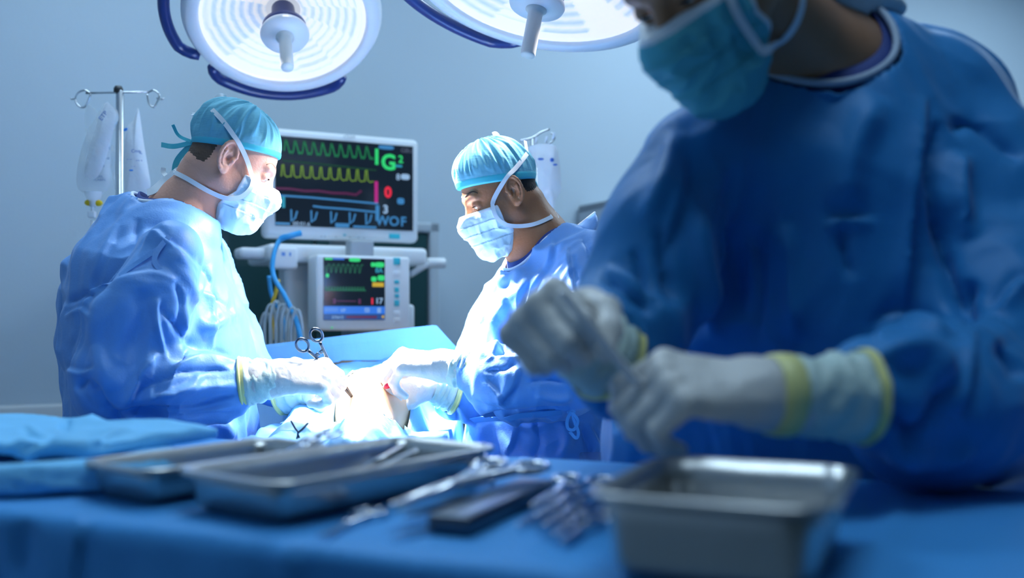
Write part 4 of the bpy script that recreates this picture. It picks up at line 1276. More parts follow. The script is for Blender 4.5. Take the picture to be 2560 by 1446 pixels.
cart = empty('monitor_cart', A(MC[0], MC[1] + .15, 0), 'white equipment cart with shelf and side handle under the large monitor', 'cart')
SC0 = mp(.0, -MH - .052, -.10)
mb = MB(); mb.box(SC0 + CU * .005, (MW + .005, .16, .030), RC, .016); mb.build('shelf', M_white, cart)
mb = MB(); mb.box(SC0 - CU * (MW - .05) + CN * .15 + A(0, 0, -.018), (.040, .035, .036), RC, .010); bx = mb.build('socket_box', M_white, cart)
mb = MB()
for u, w in ((-.008, .006), (.014, .003)):
    mb.box(SC0 - CU * (MW - .05 - u) + CN * .1855 + A(0, 0, -.006), (w, .001, .006), RC, 0)
mb.build('icon', E_bar if False else mat('blue_print', (.10, .25, .60), .5), bx)
mb = MB(); mb.box(SC0 - CU * (MW + .03) + CN * .06, (.05, .05, .018), RC, .012); mb.build('side_bracket', M_white, cart)
mb = MB(); h0 = SC0 + CU * (MW + .0) + CN * .06 + A(0, 0, -.01)
mb.tube(catmull([h0 - CU * .02 + A(0, 0, -.05), h0 + CU * .03 + A(0, 0, -.02), h0 + CU * .06 + A(0, 0, -.008)], 5), .012); mb.cyl(h0 + CU * .045 + A(0, 0, -.006), h0 + CU * .115 + A(0, 0, -.004), .019)
mb.build('handle', M_white, cart)
mb = MB(); mb.box(SC0 - CU * .15 + CN * .02 + A(0, 0, -.60), (.045, .05, .57), RC, .012); mb.build('column', M_white, cart)
mb = MB(); mb.box(SC0 + CU * .10 - CN * .05 + A(0, 0, -.42), (.05, .05, .39), RC, .012); mb.build('column', M_grey, cart)
mb = MB(); zf = .12; mb.box(A(SC0[0], SC0[1], zf), (MW - .02, .20, .03), RC, .015); mb.build('base', M_white, cart)
for du in (-1, 1):
    for dt in (-1, 1):
        mb = MB(); q = A(SC0[0], SC0[1], .045) + CU * du * (MW - .06) + CN * dt * .15; mb.cyl(q - CU * .012, q + CU * .012, .045); mb.build('wheel', M_dark, cart)
mb = MB(); q0 = mp(0, -MH - .022, -.07); mb.cyl(q0, q0 + A(0, 0, .026), .03); mb.build('monitor_mount', M_grey, cart)

# lower monitor
LC = P(886, 733, 3.22); LW = .115; LH = .122
lm = empty('ventilator_monitor', A(LC[0], LC[1], LC[2] - .14), 'smaller squarish monitor with a blue menu bar, hanging under the cart shelf', 'monitor')
mb = MB(); mb.box(LC - CN * .055 + CU * .034, (LW + .044, .055, LH), RC, .010); mb.build('housing', M_white, lm)
mb = MB(); mb.box(LC - CN * .10 + CU * .20 + A(0, 0, -.085), (.03, .05, .05), RC, .012); mb.build('side_module', M_white, lm)
mb = MB(); mb.box(LC - CN * .05 + CU * .034 + A(0, 0, LH + .02), (.04, .03, .03), RC, .006); mb.build('bracket', M_grey, lm)
b = (LC + A(0, 0, .012), LW - .012, LH - .022)
mb = MB(); mb.box(b[0] + CN * .001, (b[1], .002, b[2]), RC, 0); sc2 = mb.build('screen', M_scr, lm)
trace('green_trace', ecg(.03, .64, .11, -.13, 8, 'a'), .0022, E_dgreen, *b, sc2)
trace('green_trace', ecg(.03, .68, .52, .06, 14, 'b'), .0028, E_dgreen, *b, sc2)
trace('green_trace', [(.03, .52), (.68, .515)], .0040, E_dgreen, *b, sc2)
for x in (.15, .56): bars('magenta_mark', [(x, .655, x + .04, .735)], E_dmag, *b, sc2)
bars('magenta_line', [(.2, .685, .52, .70)], E_dmag, *b, sc2)
bars('red_mark', [(.775, .64, .80, .74)], E_red, *b, sc2)
bars('menu_bar', [(.0, .775, 1.0, .90)], E_bar, *b, sc2)
bars('menu_field', [(.01, .80, .23, .86)], E_pale, *b, sc2)
letters('caption', 'VP', .31, .845, .016, E_pale, *b, sc2)
blob('menu_icon', .70, .835, .0085, .0075, E_pale, *b, sc2)
letters('menu_icon', 'B', .70, .838, .011, E_bar, *(b[0] + CN * .0008, b[1], b[2]), sc2)
bars('menu_field', [(.87, .80, .93, .88)], E_pale, *b, sc2)
bars('status_bar', [(.0, .905, 1.0, .995)], emat('screen_navy', (.02, .08, .30), .8), *b, sc2)
bars('red_line', [(.36, .935, .86, .965)], emat('screen_dark_red', (.16, .01, .03), .8), *(b[0] + CN * .0006, b[1], b[2]), sc2)
letters('caption', '275613', .22, .955, .013, E_pale, *(b[0] + CN * .0008, b[1], b[2]), sc2)
blob('orange_dot', .965, .945, .004, .004, E_yel, *(b[0] + CN * .0008, b[1], b[2]), sc2)
bars('top_strip', [(.02, .005, .14, .035)], E_green, *b, sc2)
bars('top_strip', [(.15, .005, .33, .03)], E_bar, *b, sc2)
blob('green_label', .50, .025, .019, .006, E_green, *b, sc2)
blob('green_label', .91, .095, .016, .0085, E_green, *b, sc2)
blob('green_label', .80, .095, .007, .007, E_green, *b, sc2)
letters('caption', '8A', .90, .19, .022, E_cyan, *b, sc2, .02)
blob('green_label', .815, .33, .009, .008, E_green, *b, sc2); blob('green_label', .935, .31, .012, .009, E_green, *b, sc2)
bars('yellow_label', [(.79, .385, .98, .455)], E_yel, *b, sc2)
blob('green_label', .06, .285, .005, .006, E_green, *b, sc2)
letters('caption', '17', .90, .69, .026, E_pale, *b, sc2, .02)
for i, (v, w, h) in enumerate(((.098, .012, .012), (.030, .009, .006), (.004, .008, .008), (-.016, .008, .006), (-.040, .009, .010))):
    mb = MB(); mb.box(LC + CU * (LW + .030) + A(0, 0, v + .008) + CN * .001, (w, .003, h), RC, .003); mb.build('button', M_teal, lm)
for v in (.066, -.066, -.088):
    mb = MB(); mb.box(LC + CU * (LW + .030) + A(0, 0, v) + CN * .0005, (.011, .003, .008), RC, .003); mb.build('button', M_white, lm)
mb = MB(); mb.sphere(LC + CU * (-.075) + A(0, 0, -LH + .010) + CN * .001, .003, seg=8); mb.build('indicator', E_green, lm)

# hoses beside the lower monitor
M_hose = mat('blue_hose', (.025, .30, .62), .4); M_tube = mat('clear_grey_tube', (.46, .54, .58), .3, alpha=.75); M_yhose = mat('yellow_hose', (.62, .42, .02), .45)
o = wtube('breathing_hose', [P(752, 583, 3.10), P(725, 590, 3.08), P(700, 600, 3.08), P(684, 640, 3.05), P(684, 690, 3.03), P(712, 740, 3.0), P(740, 800, 2.97), P(752, 850, 2.95)], [.0095] * 16 + [.0075] * 33 + [.008] * 8, M_hose)
tag(o, 'blue breathing hose curving down from the large monitor', 'hose')
o = wtube('hose', [P(672, 690, 3.10), P(680, 740, 3.10), P(705, 790, 3.10), P(712, 850, 3.1)], .0065, M_hose); tag(o, 'short blue hose behind the yellow one beside the cart column', 'hose')
o = wtube('hose', [P(696, 700, 3.06), P(690, 730, 3.05), P(680, 770, 3.05), P(682, 850, 3.05)], .0060, M_yhose); tag(o, 'yellow hose hanging beside the cart column', 'hose')
for i, (x, y) in enumerate(((664, 790), (676, 770), (690, 762), (704, 770), (718, 766), (730, 778), (742, 784))):
    dd = 3.04 - .012 * i
    o = wtube('gas_tube', [P(x - 14, 870, dd), P(x - 14, y + 40, dd), P(x - 6, y, dd), P(x + 6, y - 4, dd), P(x + 14, y + 40, dd), P(x + 14, 870, dd)], .0052, M_tube)
    tag(o, 'looped clear grey tube in the bundle below the blue hose', 'tube', 'looped grey tubes left of the lower monitor')

# ------------------------------------------------------------------ drip stands
M_steel = mat('brushed_steel', (.62, .64, .66), .25, metal=1.0)
M_bag = mat('clear_bag', (.86, .92, .97), .15, spec=.7, alpha=.52, bump=[(22, .006, (1, 1, 1))])
M_bag2 = mat('milky_bag', (.86, .91, .96), .3, alpha=.74, bump=[(30, .004, (1, 1, 1))])
M_ink = mat('blue_ink', (.03, .12, .45), .5); M_ink2 = mat('grey_ink', (.10, .16, .30), .5)
M_ydrip = mat('yellow_clip', (.80, .55, .01), .4)
dI = 2.75
st = empty('drip_stand', P(299, 222, dI) * A(1, 1, 0), 'steel drip stand with a two-hook crossbar behind the left surgeon', 'drip stand')
top = P(296, 222, dI)
mb = MB(); mb.cyl(A(top[0], top[1], .08), A(top[0] + .004, top[1], top[2] - .005), .0105); mb.build('pole', M_steel, st)
mb = MB(); mb.lathe([(0, .012), (.009, .011), (.0125, .004), (.0125, -.006), (0, -.006)], top - A(0, 0, .004), (0, 0, 1), 24); mb.build('cap', M_dark, st)
mb = MB(); mb.tube([P(215, 233, dI), P(372, 230, dI)], .0028); mb.build('crossbar', M_steel, st)
for sgn, xs in ((-1, [(225, 233), (212, 226), (196, 232), (188, 250), (198, 266), (212, 267), (224, 245), (226, 234)]), (1, [(368, 232), (384, 226), (398, 238), (392, 258), (384, 268), (372, 258), (368, 236)])):
    mb = MB(); mb.tube(catmull([P(x, y, dI - .01 * i / 6) for i, (x, y) in enumerate(xs)], 6), .0026, 8); h = mb.build('hook', M_steel, st)
    e = xs[2] if sgn < 0 else xs[3]
    mb = MB(); mb.tube(catmull([P(xs[3][0], 246, dI), P(180 if sgn < 0 else 404, 248, dI), P(177 if sgn < 0 else 411, 245, dI)], 4), [.0024] * 7 + [.0012] * 2, 8); mb.build('hook_tip', M_steel, h)
mb = MB()
for k in range(5):
    an = k * 2 * PI / 5; mb.tube(catmull([A(top[0], top[1], .10), A(top[0] + .16 * math.cos(an), top[1] + .16 * math.sin(an), .075), A(top[0] + .27 * math.cos(an), top[1] + .27 * math.sin(an), .055)], 5), .013)
mb.build('base', M_steel, st)
for k in range(5):
    an = k * 2 * PI / 5; mb = MB(); q = A(top[0] + .27 * math.cos(an), top[1] + .27 * math.sin(an), .026); mb.cyl(q - A(0, .01, 0), q + A(0, .01, 0), .026); mb.build('wheel', M_dark, st)

def bag_mesh(name, outl, d, thick, m, parent=None, h=.0028):
    """flat filled bag from a closed photo outline"""
    c = catmull([(x, y, 0) for x, y in outl], 5, True)[:, :2]
    q = np.array([P(x, y, d) for x, y in c]); cx = q.mean(0)
    V = []; Fs = []; n = len(q); rings = 7
    for sgn in (-1, 1):
        base = len(V)
        for i in range(rings):
            t = i / (rings - 1)
            for p in q: V.append(cx + (p - cx) * (1 - t) + A(0, sgn * thick * (1 - (1 - t) ** 2.2 * 1.0), 0))
        for i in range(rings - 1):
            for j in range(n):
                f = (base + i * n + j, base + i * n + (j + 1) % n, base + (i + 1) * n + (j + 1) % n, base + (i + 1) * n + j)
                Fs.append(f if sgn > 0 else tuple(reversed(f)))
    return mesh_obj(name, np.array(V), Fs, m, parent)
def bag_text(parent, rows, d, m, ang=0.0):
    for s, x, y, px in rows:
        V, Fs = text_mesh(s, px / FPX * d, 0, .0003, 'LEFT')
        V = V @ rot((0, 0, 1), ang).T
        o = P(x, y, d)
        mesh_obj('lettering', o + np.stack([V[:, 0], -V[:, 2], V[:, 1]], 1), Fs, m, parent, False)
b1 = empty('infusion_bag', P(235, 470, dI - .05), 'clear drip bag with a yellow clip, leftmost on the drip stand', 'infusion bag')
bag_mesh('bag', [(262, 258), (292, 275), (296, 300), (280, 330), (276, 420), (274, 465), (256, 484), (216, 484), (193, 466), (195, 410), (214, 340), (240, 295)], dI - .06, .016, M_bag, b1)
bag_mesh('inner_bottle', [(262, 262), (276, 262), (290, 290), (270, 380), (246, 440), (222, 448), (210, 425), (232, 340)], dI - .085, .012, M_bag2, b1)
mb = MB(); mb.lathe([(.024, 0), (.019, -.018), (.010, -.026), (.0095, -.040), (0, -.040)], P(233, 480, dI - .06), (0, 0, 1), 24); mb.build('neck', M_bag2, b1)
mb = MB(); mb.sphere(P(222, 507, dI - .06), (.012, .006, .0085)); mb.build('clip', M_ydrip, b1)
mb = MB(); mb.sphere(P(246, 508, dI - .06), (.012, .006, .0085)); mb.build('clip', M_ydrip, b1)
mb = MB(); mb.cyl(P(232, 498, dI - .06), P(231, 530, dI - .06), .004); mb.box(P(230, 537, dI - .06), (.010, .008, .009), None, .003); mb.build('connector', M_bag2, b1)
mb = MB(); mb.tube([P(231, 552, dI - .06), P(230, 700, dI - .04)], .0052); mb.build('tube', M_bag2, b1)
bag_text(b1, [('ETP', 250, 300, 16)], dI - .105, M_ink, .9)
bag_text(b1, [('E3M', 256, 372, 11), ('===', 250, 397, 14), ('SEB', 246, 415, 10), ('STERIL.', 232, 442, 9), ('PLABIN.', 234, 450, 9)], dI - .082, M_ink2)
b2 = empty('infusion_bag', P(340, 480, dI - .05), 'milky drip bag with faint blue print, hanging right of the drip stand pole', 'infusion bag')
bag_mesh('bag', [(344, 270), (350, 290), (360, 360), (372, 430), (376, 470), (360, 500), (320, 500), (312, 480), (310, 380), (318, 320), (334, 300)], dI - .03, .018, M_bag2, b2)
bag_text(b2, [('Cms', 328, 378, 12), ('IL', 348, 382, 11), ('-- --', 316, 398, 9), ('== =', 340, 402, 8), ('- --', 328, 416, 9)], dI - .055, M_ink)
mb = MB(); mb.sphere(P(314, 324, dI - .055), (.006, .001, .004), R=rot((0, 1, 0), -.5)); mb.sphere(P(328, 426, dI - .055), (.006, .001, .0025)); mb.build('blue_mark', mat('blue_mark', (.02, .22, .70), .5), b2)
b3 = empty('infusion_bag', P(298, 440, dI + .06), 'empty clear bag folded behind the drip stand pole', 'infusion bag')
bag_mesh('bag', [(218, 262), (262, 290), (300, 270), (304, 330), (296, 470), (286, 462), (288, 380), (240, 350), (217, 340)], dI + .05, .010, mat('thin_clear_bag', (.80, .88, .94), .2, alpha=.22), b3)

dJ = 2.9
sj = empty('drip_stand', P(1352, 340, dJ) * A(1, 1, 0), 'drip rack on a stand behind the right-hand surgeon\'s cap', 'drip stand')
mb = MB(); pj = P(1335, 345, dJ + .05); mb.cyl(A(pj[0], pj[1], .05), pj, .010); mb.build('pole', M_steel, sj)
mb = MB(); mb.tube(catmull([P(1300, 352, dJ), P(1330, 345, dJ), P(1355, 330, dJ), P(1374, 323, dJ)], 5), .0030, 8); mb.tube(catmull([P(1302, 372, dJ), P(1340, 366, dJ), P(1372, 360, dJ), P(1386, 346, dJ), P(1378, 332, dJ)], 5), .0024, 8); mb.build('rack', M_steel, sj)
for x0, y0 in ((1340, 352), (1366, 350), (1384, 340)):
    mb = MB(); mb.box(P(x0, y0, dJ - .004), (.0035, .003, .010), rot((0, 1, 0), .2), .002); mb.build('clip', M_bind, sj)
mb = MB()
for k in range(4):
    an = k * PI / 2 + PI / 4; mb.tube([A(pj[0], pj[1], .06), A(pj[0] + .22 * math.cos(an), pj[1] + .22 * math.sin(an), .03)], .014)
mb.build('base', M_steel, sj)
b4 = empty('infusion_bag', P(1370, 450, dJ - .02), 'clear drip bag behind the right-hand surgeon\'s head', 'infusion bag')
bag_mesh('bag', [(1322, 368), (1384, 362), (1398, 400), (1402, 440), (1404, 470), (1390, 500), (1384, 522), (1374, 522), (1366, 500), (1348, 480), (1342, 420)], dJ - .02, .020, M_bag, b4)
mb = MB(); mb.sphere(P(1380, 400, dJ - .045), (.006, .001, .006)); mb.sphere(P(1388, 412, dJ - .045), (.007, .001, .003)); mb.sphere(P(1352, 398, dJ - .045), (.009, .001, .0035)); mb.build('blue_mark', M_ink, b4)

# ------------------------------------------------------------------ operating lamps
M_lampw = mat('lamp_white', (.90, .91, .94), .35)
M_navy = mat('navy_rubber', (.010, .030, .16), .3, spec=.6)
M_handle = mat('lamp_handle', (.80, .80, .78), .4)
def lens_material():
    m = bpy.data.materials.new('lamp_lens'); m.use_nodes = True; nt = m.node_tree; b_ = nt.nodes['Principled BSDF']
    b_.inputs['Base Color'].default_value = (.30, .36, .45, 1); b_.inputs['Roughness'].default_value = .12
    tc = nt.nodes.new('ShaderNodeUVMap') if False else nt.nodes.new('ShaderNodeTexCoord')
    at = nt.nodes.new('ShaderNodeAttribute'); at.attribute_name = 'ring'
    r = nt.nodes.new('ShaderNodeValToRGB'); r.color_ramp.elements[0].color = (.28, .51, .90, 1); r.color_ramp.elements[1].color = (1, 1, 1, 1)
    r.color_ramp.elements[0].position = .0; r.color_ramp.elements[1].position = .75
    nt.links.new(at.outputs['Fac'], r.inputs['Fac'])
    nt.links.new(r.outputs['Color'], b_.inputs['Emission Color']); b_.inputs['Emission Strength'].default_value = .74
    return m
M_lens = lens_material()
def op_lamp(C, n, Rl, label, arcs, post, seed):
    n = nrm(n); C = A(C)
    root = empty('surgical_light', C - n * .1, label, 'surgical light')
    e1 = nrm(A(1, 0, 0) - n * n[0]); e2 = np.cross(n, e1)
    if e2[2] > 0: e2 = -e2                                # e2 points to the lower edge
    Rr = Rl * 1.20
    mb = MB()
    mb.lathe([(Rl * .99, -.012), (Rl * 1.0, .004), (Rl * 1.03, .010), (Rl * 1.14, .004), (Rr, -.020), (Rr * .985, -.052), (Rr * .86, -.095), (Rr * .5, -.130), (.05, -.142), (0, -.142)], C, n, 72)
    mb.build('housing', M_lampw, root)
    # faceted reflector seen through the lens
    V = []; Fs = []; ringv = []
    rs = np.linspace(.045, Rl, 30); seg = 96; rng = random.Random(seed)
    sect = [rng.random() for _ in range(12)]
    for i, r in enumerate(rs):
        for j in range(seg):
            an = j * 2 * PI / seg
            hz = -.050 + .045 * (r / Rl) ** 2 + .0022 * (i % 2)
            V.append(C + n * hz + r * (math.cos(an) * e1 + math.sin(an) * e2))
            s_ = sect[int(j / 8) % 12]
            fac = .52 + .28 * math.sin(i * (1.6 + .5 * s_) + 6 * s_) + .55 * (s_ - .35) + (.25 if r > Rl * .9 else 0) + .12 * rng.random()
            if r > Rl * .955: fac = 1
            ringv.append(min(1, max(0, fac)))
    for i in range(len(rs) - 1):
        for j in range(seg): Fs.append((i * seg + j, i * seg + (j + 1) % seg, (i + 1) * seg + (j + 1) % seg, (i + 1) * seg + j))
    o = mesh_obj('lens', np.array(V), Fs, M_lens, root)
    at = o.data.attributes.new('ring', 'FLOAT', 'POINT'); at.data.foreach_set('value', np.array(ringv, np.float32))
    # centre hub and sterile handle
    mb = MB(); mb.lathe([(0, -.05), (.030, -.05), (.034, .018), (.057, .022), (.057, .034), (.05, .040), (0, .040)], C, n, 48); hub = mb.build('hub', M_navy, root)
    mb = MB(); mb.lathe([(0, .036), (.052, .036), (.061, .042), (.063, .050), (.060, .057), (.024, .062), (.021, .062)], C, n, 48); mb.build('hub_disc', M_lampw, root)
    mb = MB(); mb.lathe([(.024, .058), (.024, .064), (.019, .067), (.0165, .075), (.0165, .170), (.0155, .174), (0, .174)], C, n, 32); mb.build('handle', M_handle, root)
    # navy grab rails
    for a0, a1, rr, zz in arcs:
        pts = []; rad = []
        for k in range(25):
            t = k / 24; an = math.radians(a0 + (a1 - a0) * t)
            en = min(t, 1 - t) * 8
            w = min(1, en)
            r = Rr * (1 - w) + rr * w + (.004 if w < 1 else 0)
            pts.append(C + n * (-.018 + zz * w) + r * (math.cos(an) * e1 + math.sin(an) * e2)); rad.append(.0155 - .004 * (w < .3))
        mb = MB(); mb.tube(np.array(pts), rad, 12); mb.build('grab_rail', M_navy, root)
    # gimbal and arm up to the ceiling
    B = C - n * .14; top = A(post[0], post[1], HC)
    mb = MB(); mb.tube(catmull([B, B - n * .05, A(post[0], post[1], B[2] + .25), A(post[0], post[1], HC - .02)], 10), .028, 16); mb.build('arm', M_lampw, root)
    mb = MB(); mb.lathe([(0, -.06), (.09, -.06), (.12, -.02), (.12, 0), (0, 0)], top, (0, 0, 1), 32); mb.build('ceiling_mount', M_lampw, root)
    return C, n, e1, e2
L1 = op_lamp(P(710, 54, 2.62), (.17, -.53, -.83), .216, 'round surgical light above the left surgeon, its whole lens in view', [(62, 148, .292, -.012), (158, 230, .300, -.012)], (-.75, 3.1), 3)
L2 = op_lamp(P(1352, -38, 2.22), (-.17, -.20, -.95), .262, 'round surgical light at the top centre, partly hidden by the front nurse', [(98, 190, .375, -.006), (-60, 20, .375, -.006)], (.25, 2.75), 8)
SPOTC = (1.0, .96, .95)
def lamp_light(L, target, power, size=.42, blend=.55, ph=.5):
    C, n, e1, e2 = L
    for k in range(3):
        an = k * 2 * PI / 3 + ph
        p = C + n * .004 + .13 * (math.cos(an) * e1 + math.sin(an) * e2)
        l = bpy.data.lights.new('surgical_led', 'SPOT'); l.energy = power; l.color = SPOTC; l.shadow_soft_size = .035
        l.spot_size = size; l.spot_blend = blend
        o = bpy.data.objects.new('surgical_led', l); COL.objects.link(o); o.location = p
        o.rotation_euler = Vector(A(target) - p).to_track_quat('-Z', 'Y').to_euler()
# ------------------------------------------------------------------ operating table, patient, drapes
M_drape = mat('light_blue_drape', (.27, .58, .90), .6, spec=.3, bump=CLOTH_BUMP)
M_drape_m = mat('mid_blue_drape', (.055, .31, .70), .6, spec=.3, bump=CLOTH_BUMP)
M_sheet = mat('sky_blue_sheet', (.20, .60, .95), .6, spec=.3, bump=CLOTH_BUMP)
ot = empty('operating_table', (-.34, 2.55, 0), 'operating table hidden under the blue drapes', 'operating table')
mb = MB(); mb.box((-.34, 2.65, .845), (.20, .85, .035), None, .02); mb.build('mattress', M_dark, ot)
mb = MB(); mb.box((-.34, 2.65, .795), (.19, .83, .014), None, .006); mb.build('table_frame', M_steel, ot)
mb = MB(); mb.box((-.34, 2.65, .44), (.11, .13, .345), None, .02); mb.build('column', M_steel, ot)
mb = MB(); mb.box((-.34, 2.60, .05), (.20, .42, .05), None, .02); mb.build('base', M_grey, ot)
PB = Shape()
PB.chain([(-.30, 2.72, 1.0), (-.305, 2.22, .985), (-.285, 1.86, .925)], [.085, .078, .040], .04)
PB.ell((-.305, 2.21, .995), (.080, .12, .075), .05)
PB.chain([(-.43, 2.72, 1.0), (-.44, 2.22, .945), (-.44, 1.86, .930)], [.085, .050, .036], .04)
for x in (-.285, -.44): PB.cone((x, 1.86, .925), (x - .03, 1.81, .950), .034, .026, .02)
PB.cone((-.44, 2.74, .995), (-.29, 2.74, .995), .09, .09, .05)
PB.cone((-.365, 2.78, .99), (-.365, 3.12, 1.0), .15, .165, .06, flat=((0, 0, 1), 1.6))
PB.cone((-.53, 3.12, .99), (-.20, 3.12, .99), .065, .065, .05)
PB.chain([(-.55, 3.10, .98), (-.57, 2.84, .95), (-.55, 2.62, .95)], [.050, .040, .032], .02)
PB.chain([(-.18, 3.10, .98), (-.16, 2.84, .95), (-.18, 2.64, .95)], [.050, .040, .032], .02)
PB.cone((-.365, 3.16, 1.0), (-.365, 3.30, 1.0), .055, .052, .03)
PB.ell((-.365, 3.38, 1.01), (.072, .11, .085), .03)
PB.cone((-.365, 3.37, 1.085), (-.365, 3.345, 1.105), .012, .010, .012)
pa = empty('person', (-.36, 2.4, .91), 'patient lying under blue drapes with one patch of bare skin exposed', 'person')
V, Fs = PB.mesh(.008); mesh_obj('body', V, Fs, mat('patient_skin', (.72, .44, .26), .5, sss=.1, var=(40, .06)), pa)
def body_h(X, Y, lo=.93, hi=1.16, n=47):
    zs = np.linspace(hi, lo, n); out = np.full(len(X), lo); done = np.zeros(len(X), bool)
    for z in zs:
        f = PB.ev(np.stack([X, Y, np.full(len(X), z)], 1))
        m = (f < 0) & ~done; out[m] = z; done |= m
    return out
gx = np.linspace(-.565, -.105, 86); gy = np.linspace(1.745, 2.64, 150)
GX, GY = np.meshgrid(gx, gy, indexing='ij'); x = GX.ravel(); y = GY.ravel()
hb = body_h(x, y)
base = .950 + .004 * vnoise(np.stack([x * 8, y * 8, x * 0], 1), 3)
# the cloth hangs over the body like a tent: take the widened body height
tent = hb.reshape(GX.shape).copy()
for _ in range(26):
    q = tent.copy()
    q[1:-1] = np.maximum(q[1:-1], .5 * (tent[:-2] + tent[2:]) - .0004); q[:, 1:-1] = np.maximum(q[:, 1:-1], .5 * (tent[:, :-2] + tent[:, 2:]) - .0004); tent = q
for _ in range(3):
    q = tent.copy(); q[1:-1, 1:-1] = .2 * (tent[1:-1, 1:-1] + tent[:-2, 1:-1] + tent[2:, 1:-1] + tent[1:-1, :-2] + tent[1:-1, 2:]); tent = np.maximum(q, hb.reshape(GX.shape))
z = np.maximum(base, tent.ravel() + .007)
wr = ridged(np.stack([x * 11 + y * 3, y * 7 - x * 4, x * 0], 1), 5)
z = z + .006 * wr + .006 * vnoise(np.stack([x * 20, y * 20, x * 0], 1), 8)
z = np.maximum(z, hb + .004)
# edges hang down past the mattress
xe = np.minimum(x + .535, -.135 - x); ye = y - 1.775
e = np.clip(-np.minimum(xe, ye) / .03, 0, None)
z = z - .0 * e
dr = (z - .0)
hang = np.where(np.minimum(xe, ye) < 0, 1, 0)
z = np.where(hang > 0, z - .30 * np.clip(e, 0, 1.2), z)
ev = np.sqrt(((x + .300) / .080) ** 2 + ((y - 2.14) / .15) ** 2); hole = ev < 1
near = hole & (ev > .80)                      # pull the cut edge onto a clean outline
x = np.where(near, -.300 + (x + .300) / ev, x); y = np.where(near, 2.14 + (y - 2.14) / ev, y)
z = np.where(near, body_h(x, y) + .006, z)
idx = np.arange(len(x)).reshape(GX.shape)
Q = np.stack([idx[:-1, :-1], idx[1:, :-1], idx[1:, 1:], idx[:-1, 1:]], -1).reshape(-1, 4)
Q = Q[~hole[Q].all(1) & ~(hole & ~near)[Q].any(1)]
o = mesh_obj('surgical_drape', np.stack([x, y, z], 1), Q, M_drape)
tag(o, 'light blue surgical drape over the patient with an opening for the operation', 'drape')
sm = o.modifiers.new('thickness', 'SOLIDIFY'); sm.thickness = .002; sm.offset = 1

# the upright drape screening off the head end
ds = empty('drape_screen', (-.42, 2.66, 0), 'upright blue drape behind the operating hands, screening off the monitors', 'drape')
nx_, nz_ = 90, 46; V = []
xs = np.linspace(-.88, -.085, nx_); yb = 2.66
hbb = np.maximum(body_h(xs, np.full(nx_, yb)), .93)
for i, xx in enumerate(xs):
    tz = np.interp(xx, [-.88, -.70, -.203, -.135, -.085], [1.085, 1.118, 1.176, 1.10, 1.00])
    bz = max(hbb[i] + .006, .935) if xx > -.60 else .70
    bz = .86 if xx > -.12 else bz
    for k in range(nz_):
        t = k / (nz_ - 1); zz = tz + (bz - tz) * t
        wv = .010 * float(vnoise(np.array([[xx * 7, zz * 5, 1.3]]), 4)[0]) * min(1, 3 * t) + .02 * t * t
        fold = -.03 * max(0, (xx + .205) / .12) * (1 - .5 * t)
        V.append((xx, yb - wv - fold * .6, zz))
Fs = [(i * nz_ + k, (i + 1) * nz_ + k, (i + 1) * nz_ + k + 1, i * nz_ + k + 1) for i in range(nx_ - 1) for k in range(nz_ - 1)]
o = mesh_obj('cloth', np.array(V), Fs, M_drape, ds); sm = o.modifiers.new('thickness', 'SOLIDIFY'); sm.thickness = .003
mb = MB(); mb.tube([A(-.70, 2.675, 1.108), A(-.205, 2.675, 1.166)], .008); mb.build('frame_bar', M_steel, ds)
for xx, zz in ((-.70, 1.108), (-.205, 1.166)):
    mb = MB(); mb.tube([A(xx, 2.675, zz), A(xx, 2.675, .0 if xx < -.6 else .885)], .008); mb.build('frame_post', M_steel, ds)

# ------------------------------------------------------------------ instrument table in front
TU = A(.914, -.407, 0); TV = A(.407, .914, 0); TO = A(.006, .79, 0); TZ = 1.0
RT = np.stack([TU, TV, A(0, 0, 1)], 1)
def tp(a_, b_, z=TZ): return TO + TU * a_ + TV * b_ + A(0, 0, z)
def T(px, py, h=0.0):
    """point on (h above) the table top seen at a photo position"""
    d = FPX * (CZ - TZ - h) / (py - YH); return A((px - 1280) / FPX * d, d, TZ + h)
a0, a1, bw = -1.15, 1.20, .60
it = empty('instrument_table', tp((a0 + a1) / 2, bw / 2, 0), 'instrument table standing under the blue cover in front', 'table')
mb = MB(); mb.box(tp((a0 + a1) / 2, bw / 2, TZ - .035), ((a1 - a0) / 2 - .02, bw / 2 - .02, .02), RT, .004); mb.build('tabletop', M_steel, it)
for aa in (a0 + .06, a1 - .06):
    for bb in (.06, bw - .06):
        mb = MB(); mb.cyl(tp(aa, bb, 0), tp(aa, bb, TZ - .05), .014); mb.build('leg', M_steel, it)
D = Shape(); D.box(tp((a0 + a1) / 2, bw / 2, TZ - .33), ((a1 - a0) / 2, bw / 2, .33), .018, R=RT)
def hollow(X, Y, Z): return -(Z - (TZ - .30))
V, Fs = D.mesh(.009); N = vnormals(V, Fs)
side = np.clip(1 - np.abs(N[:, 2]) * 1.2, 0, 1) * np.clip((TZ - .01 - V[:, 2]) / .10, 0, 1)
la = (V - TO) @ TU; lb = (V - TO) @ TV
q = np.stack([la * 5, lb * 5, V[:, 2] * .8], 1)
V = V + N * (.028 * vnoise(q, 4) * side + .012 * ridged(q * 2.2, 7) * side)[:, None]
topm = np.clip(N[:, 2], 0, 1) * (V[:, 2] > TZ - .02)
V[:, 2] += topm * (.0030 * vnoise(np.stack([la * 9, lb * 9, la * 0], 1), 2) - .003)
CFOLD = [([(205, 1285), (200, 1360), (190, 1470)], 16, 14, 's'), ([(60, 1300), (50, 1380), (40, 1446)], 26, -9, 'r'), ([(700, 1370), (720, 1410), (740, 1460)], 30, 8, 'r'), ([(2280, 1250), (2200, 1350), (2100, 1440)], 26, 5, 'r')]
N = vnormals(V, Fs); V = cloth_folds(V, N, CFOLD, 1.0, front=False)
zb = V[:, 2] > .36
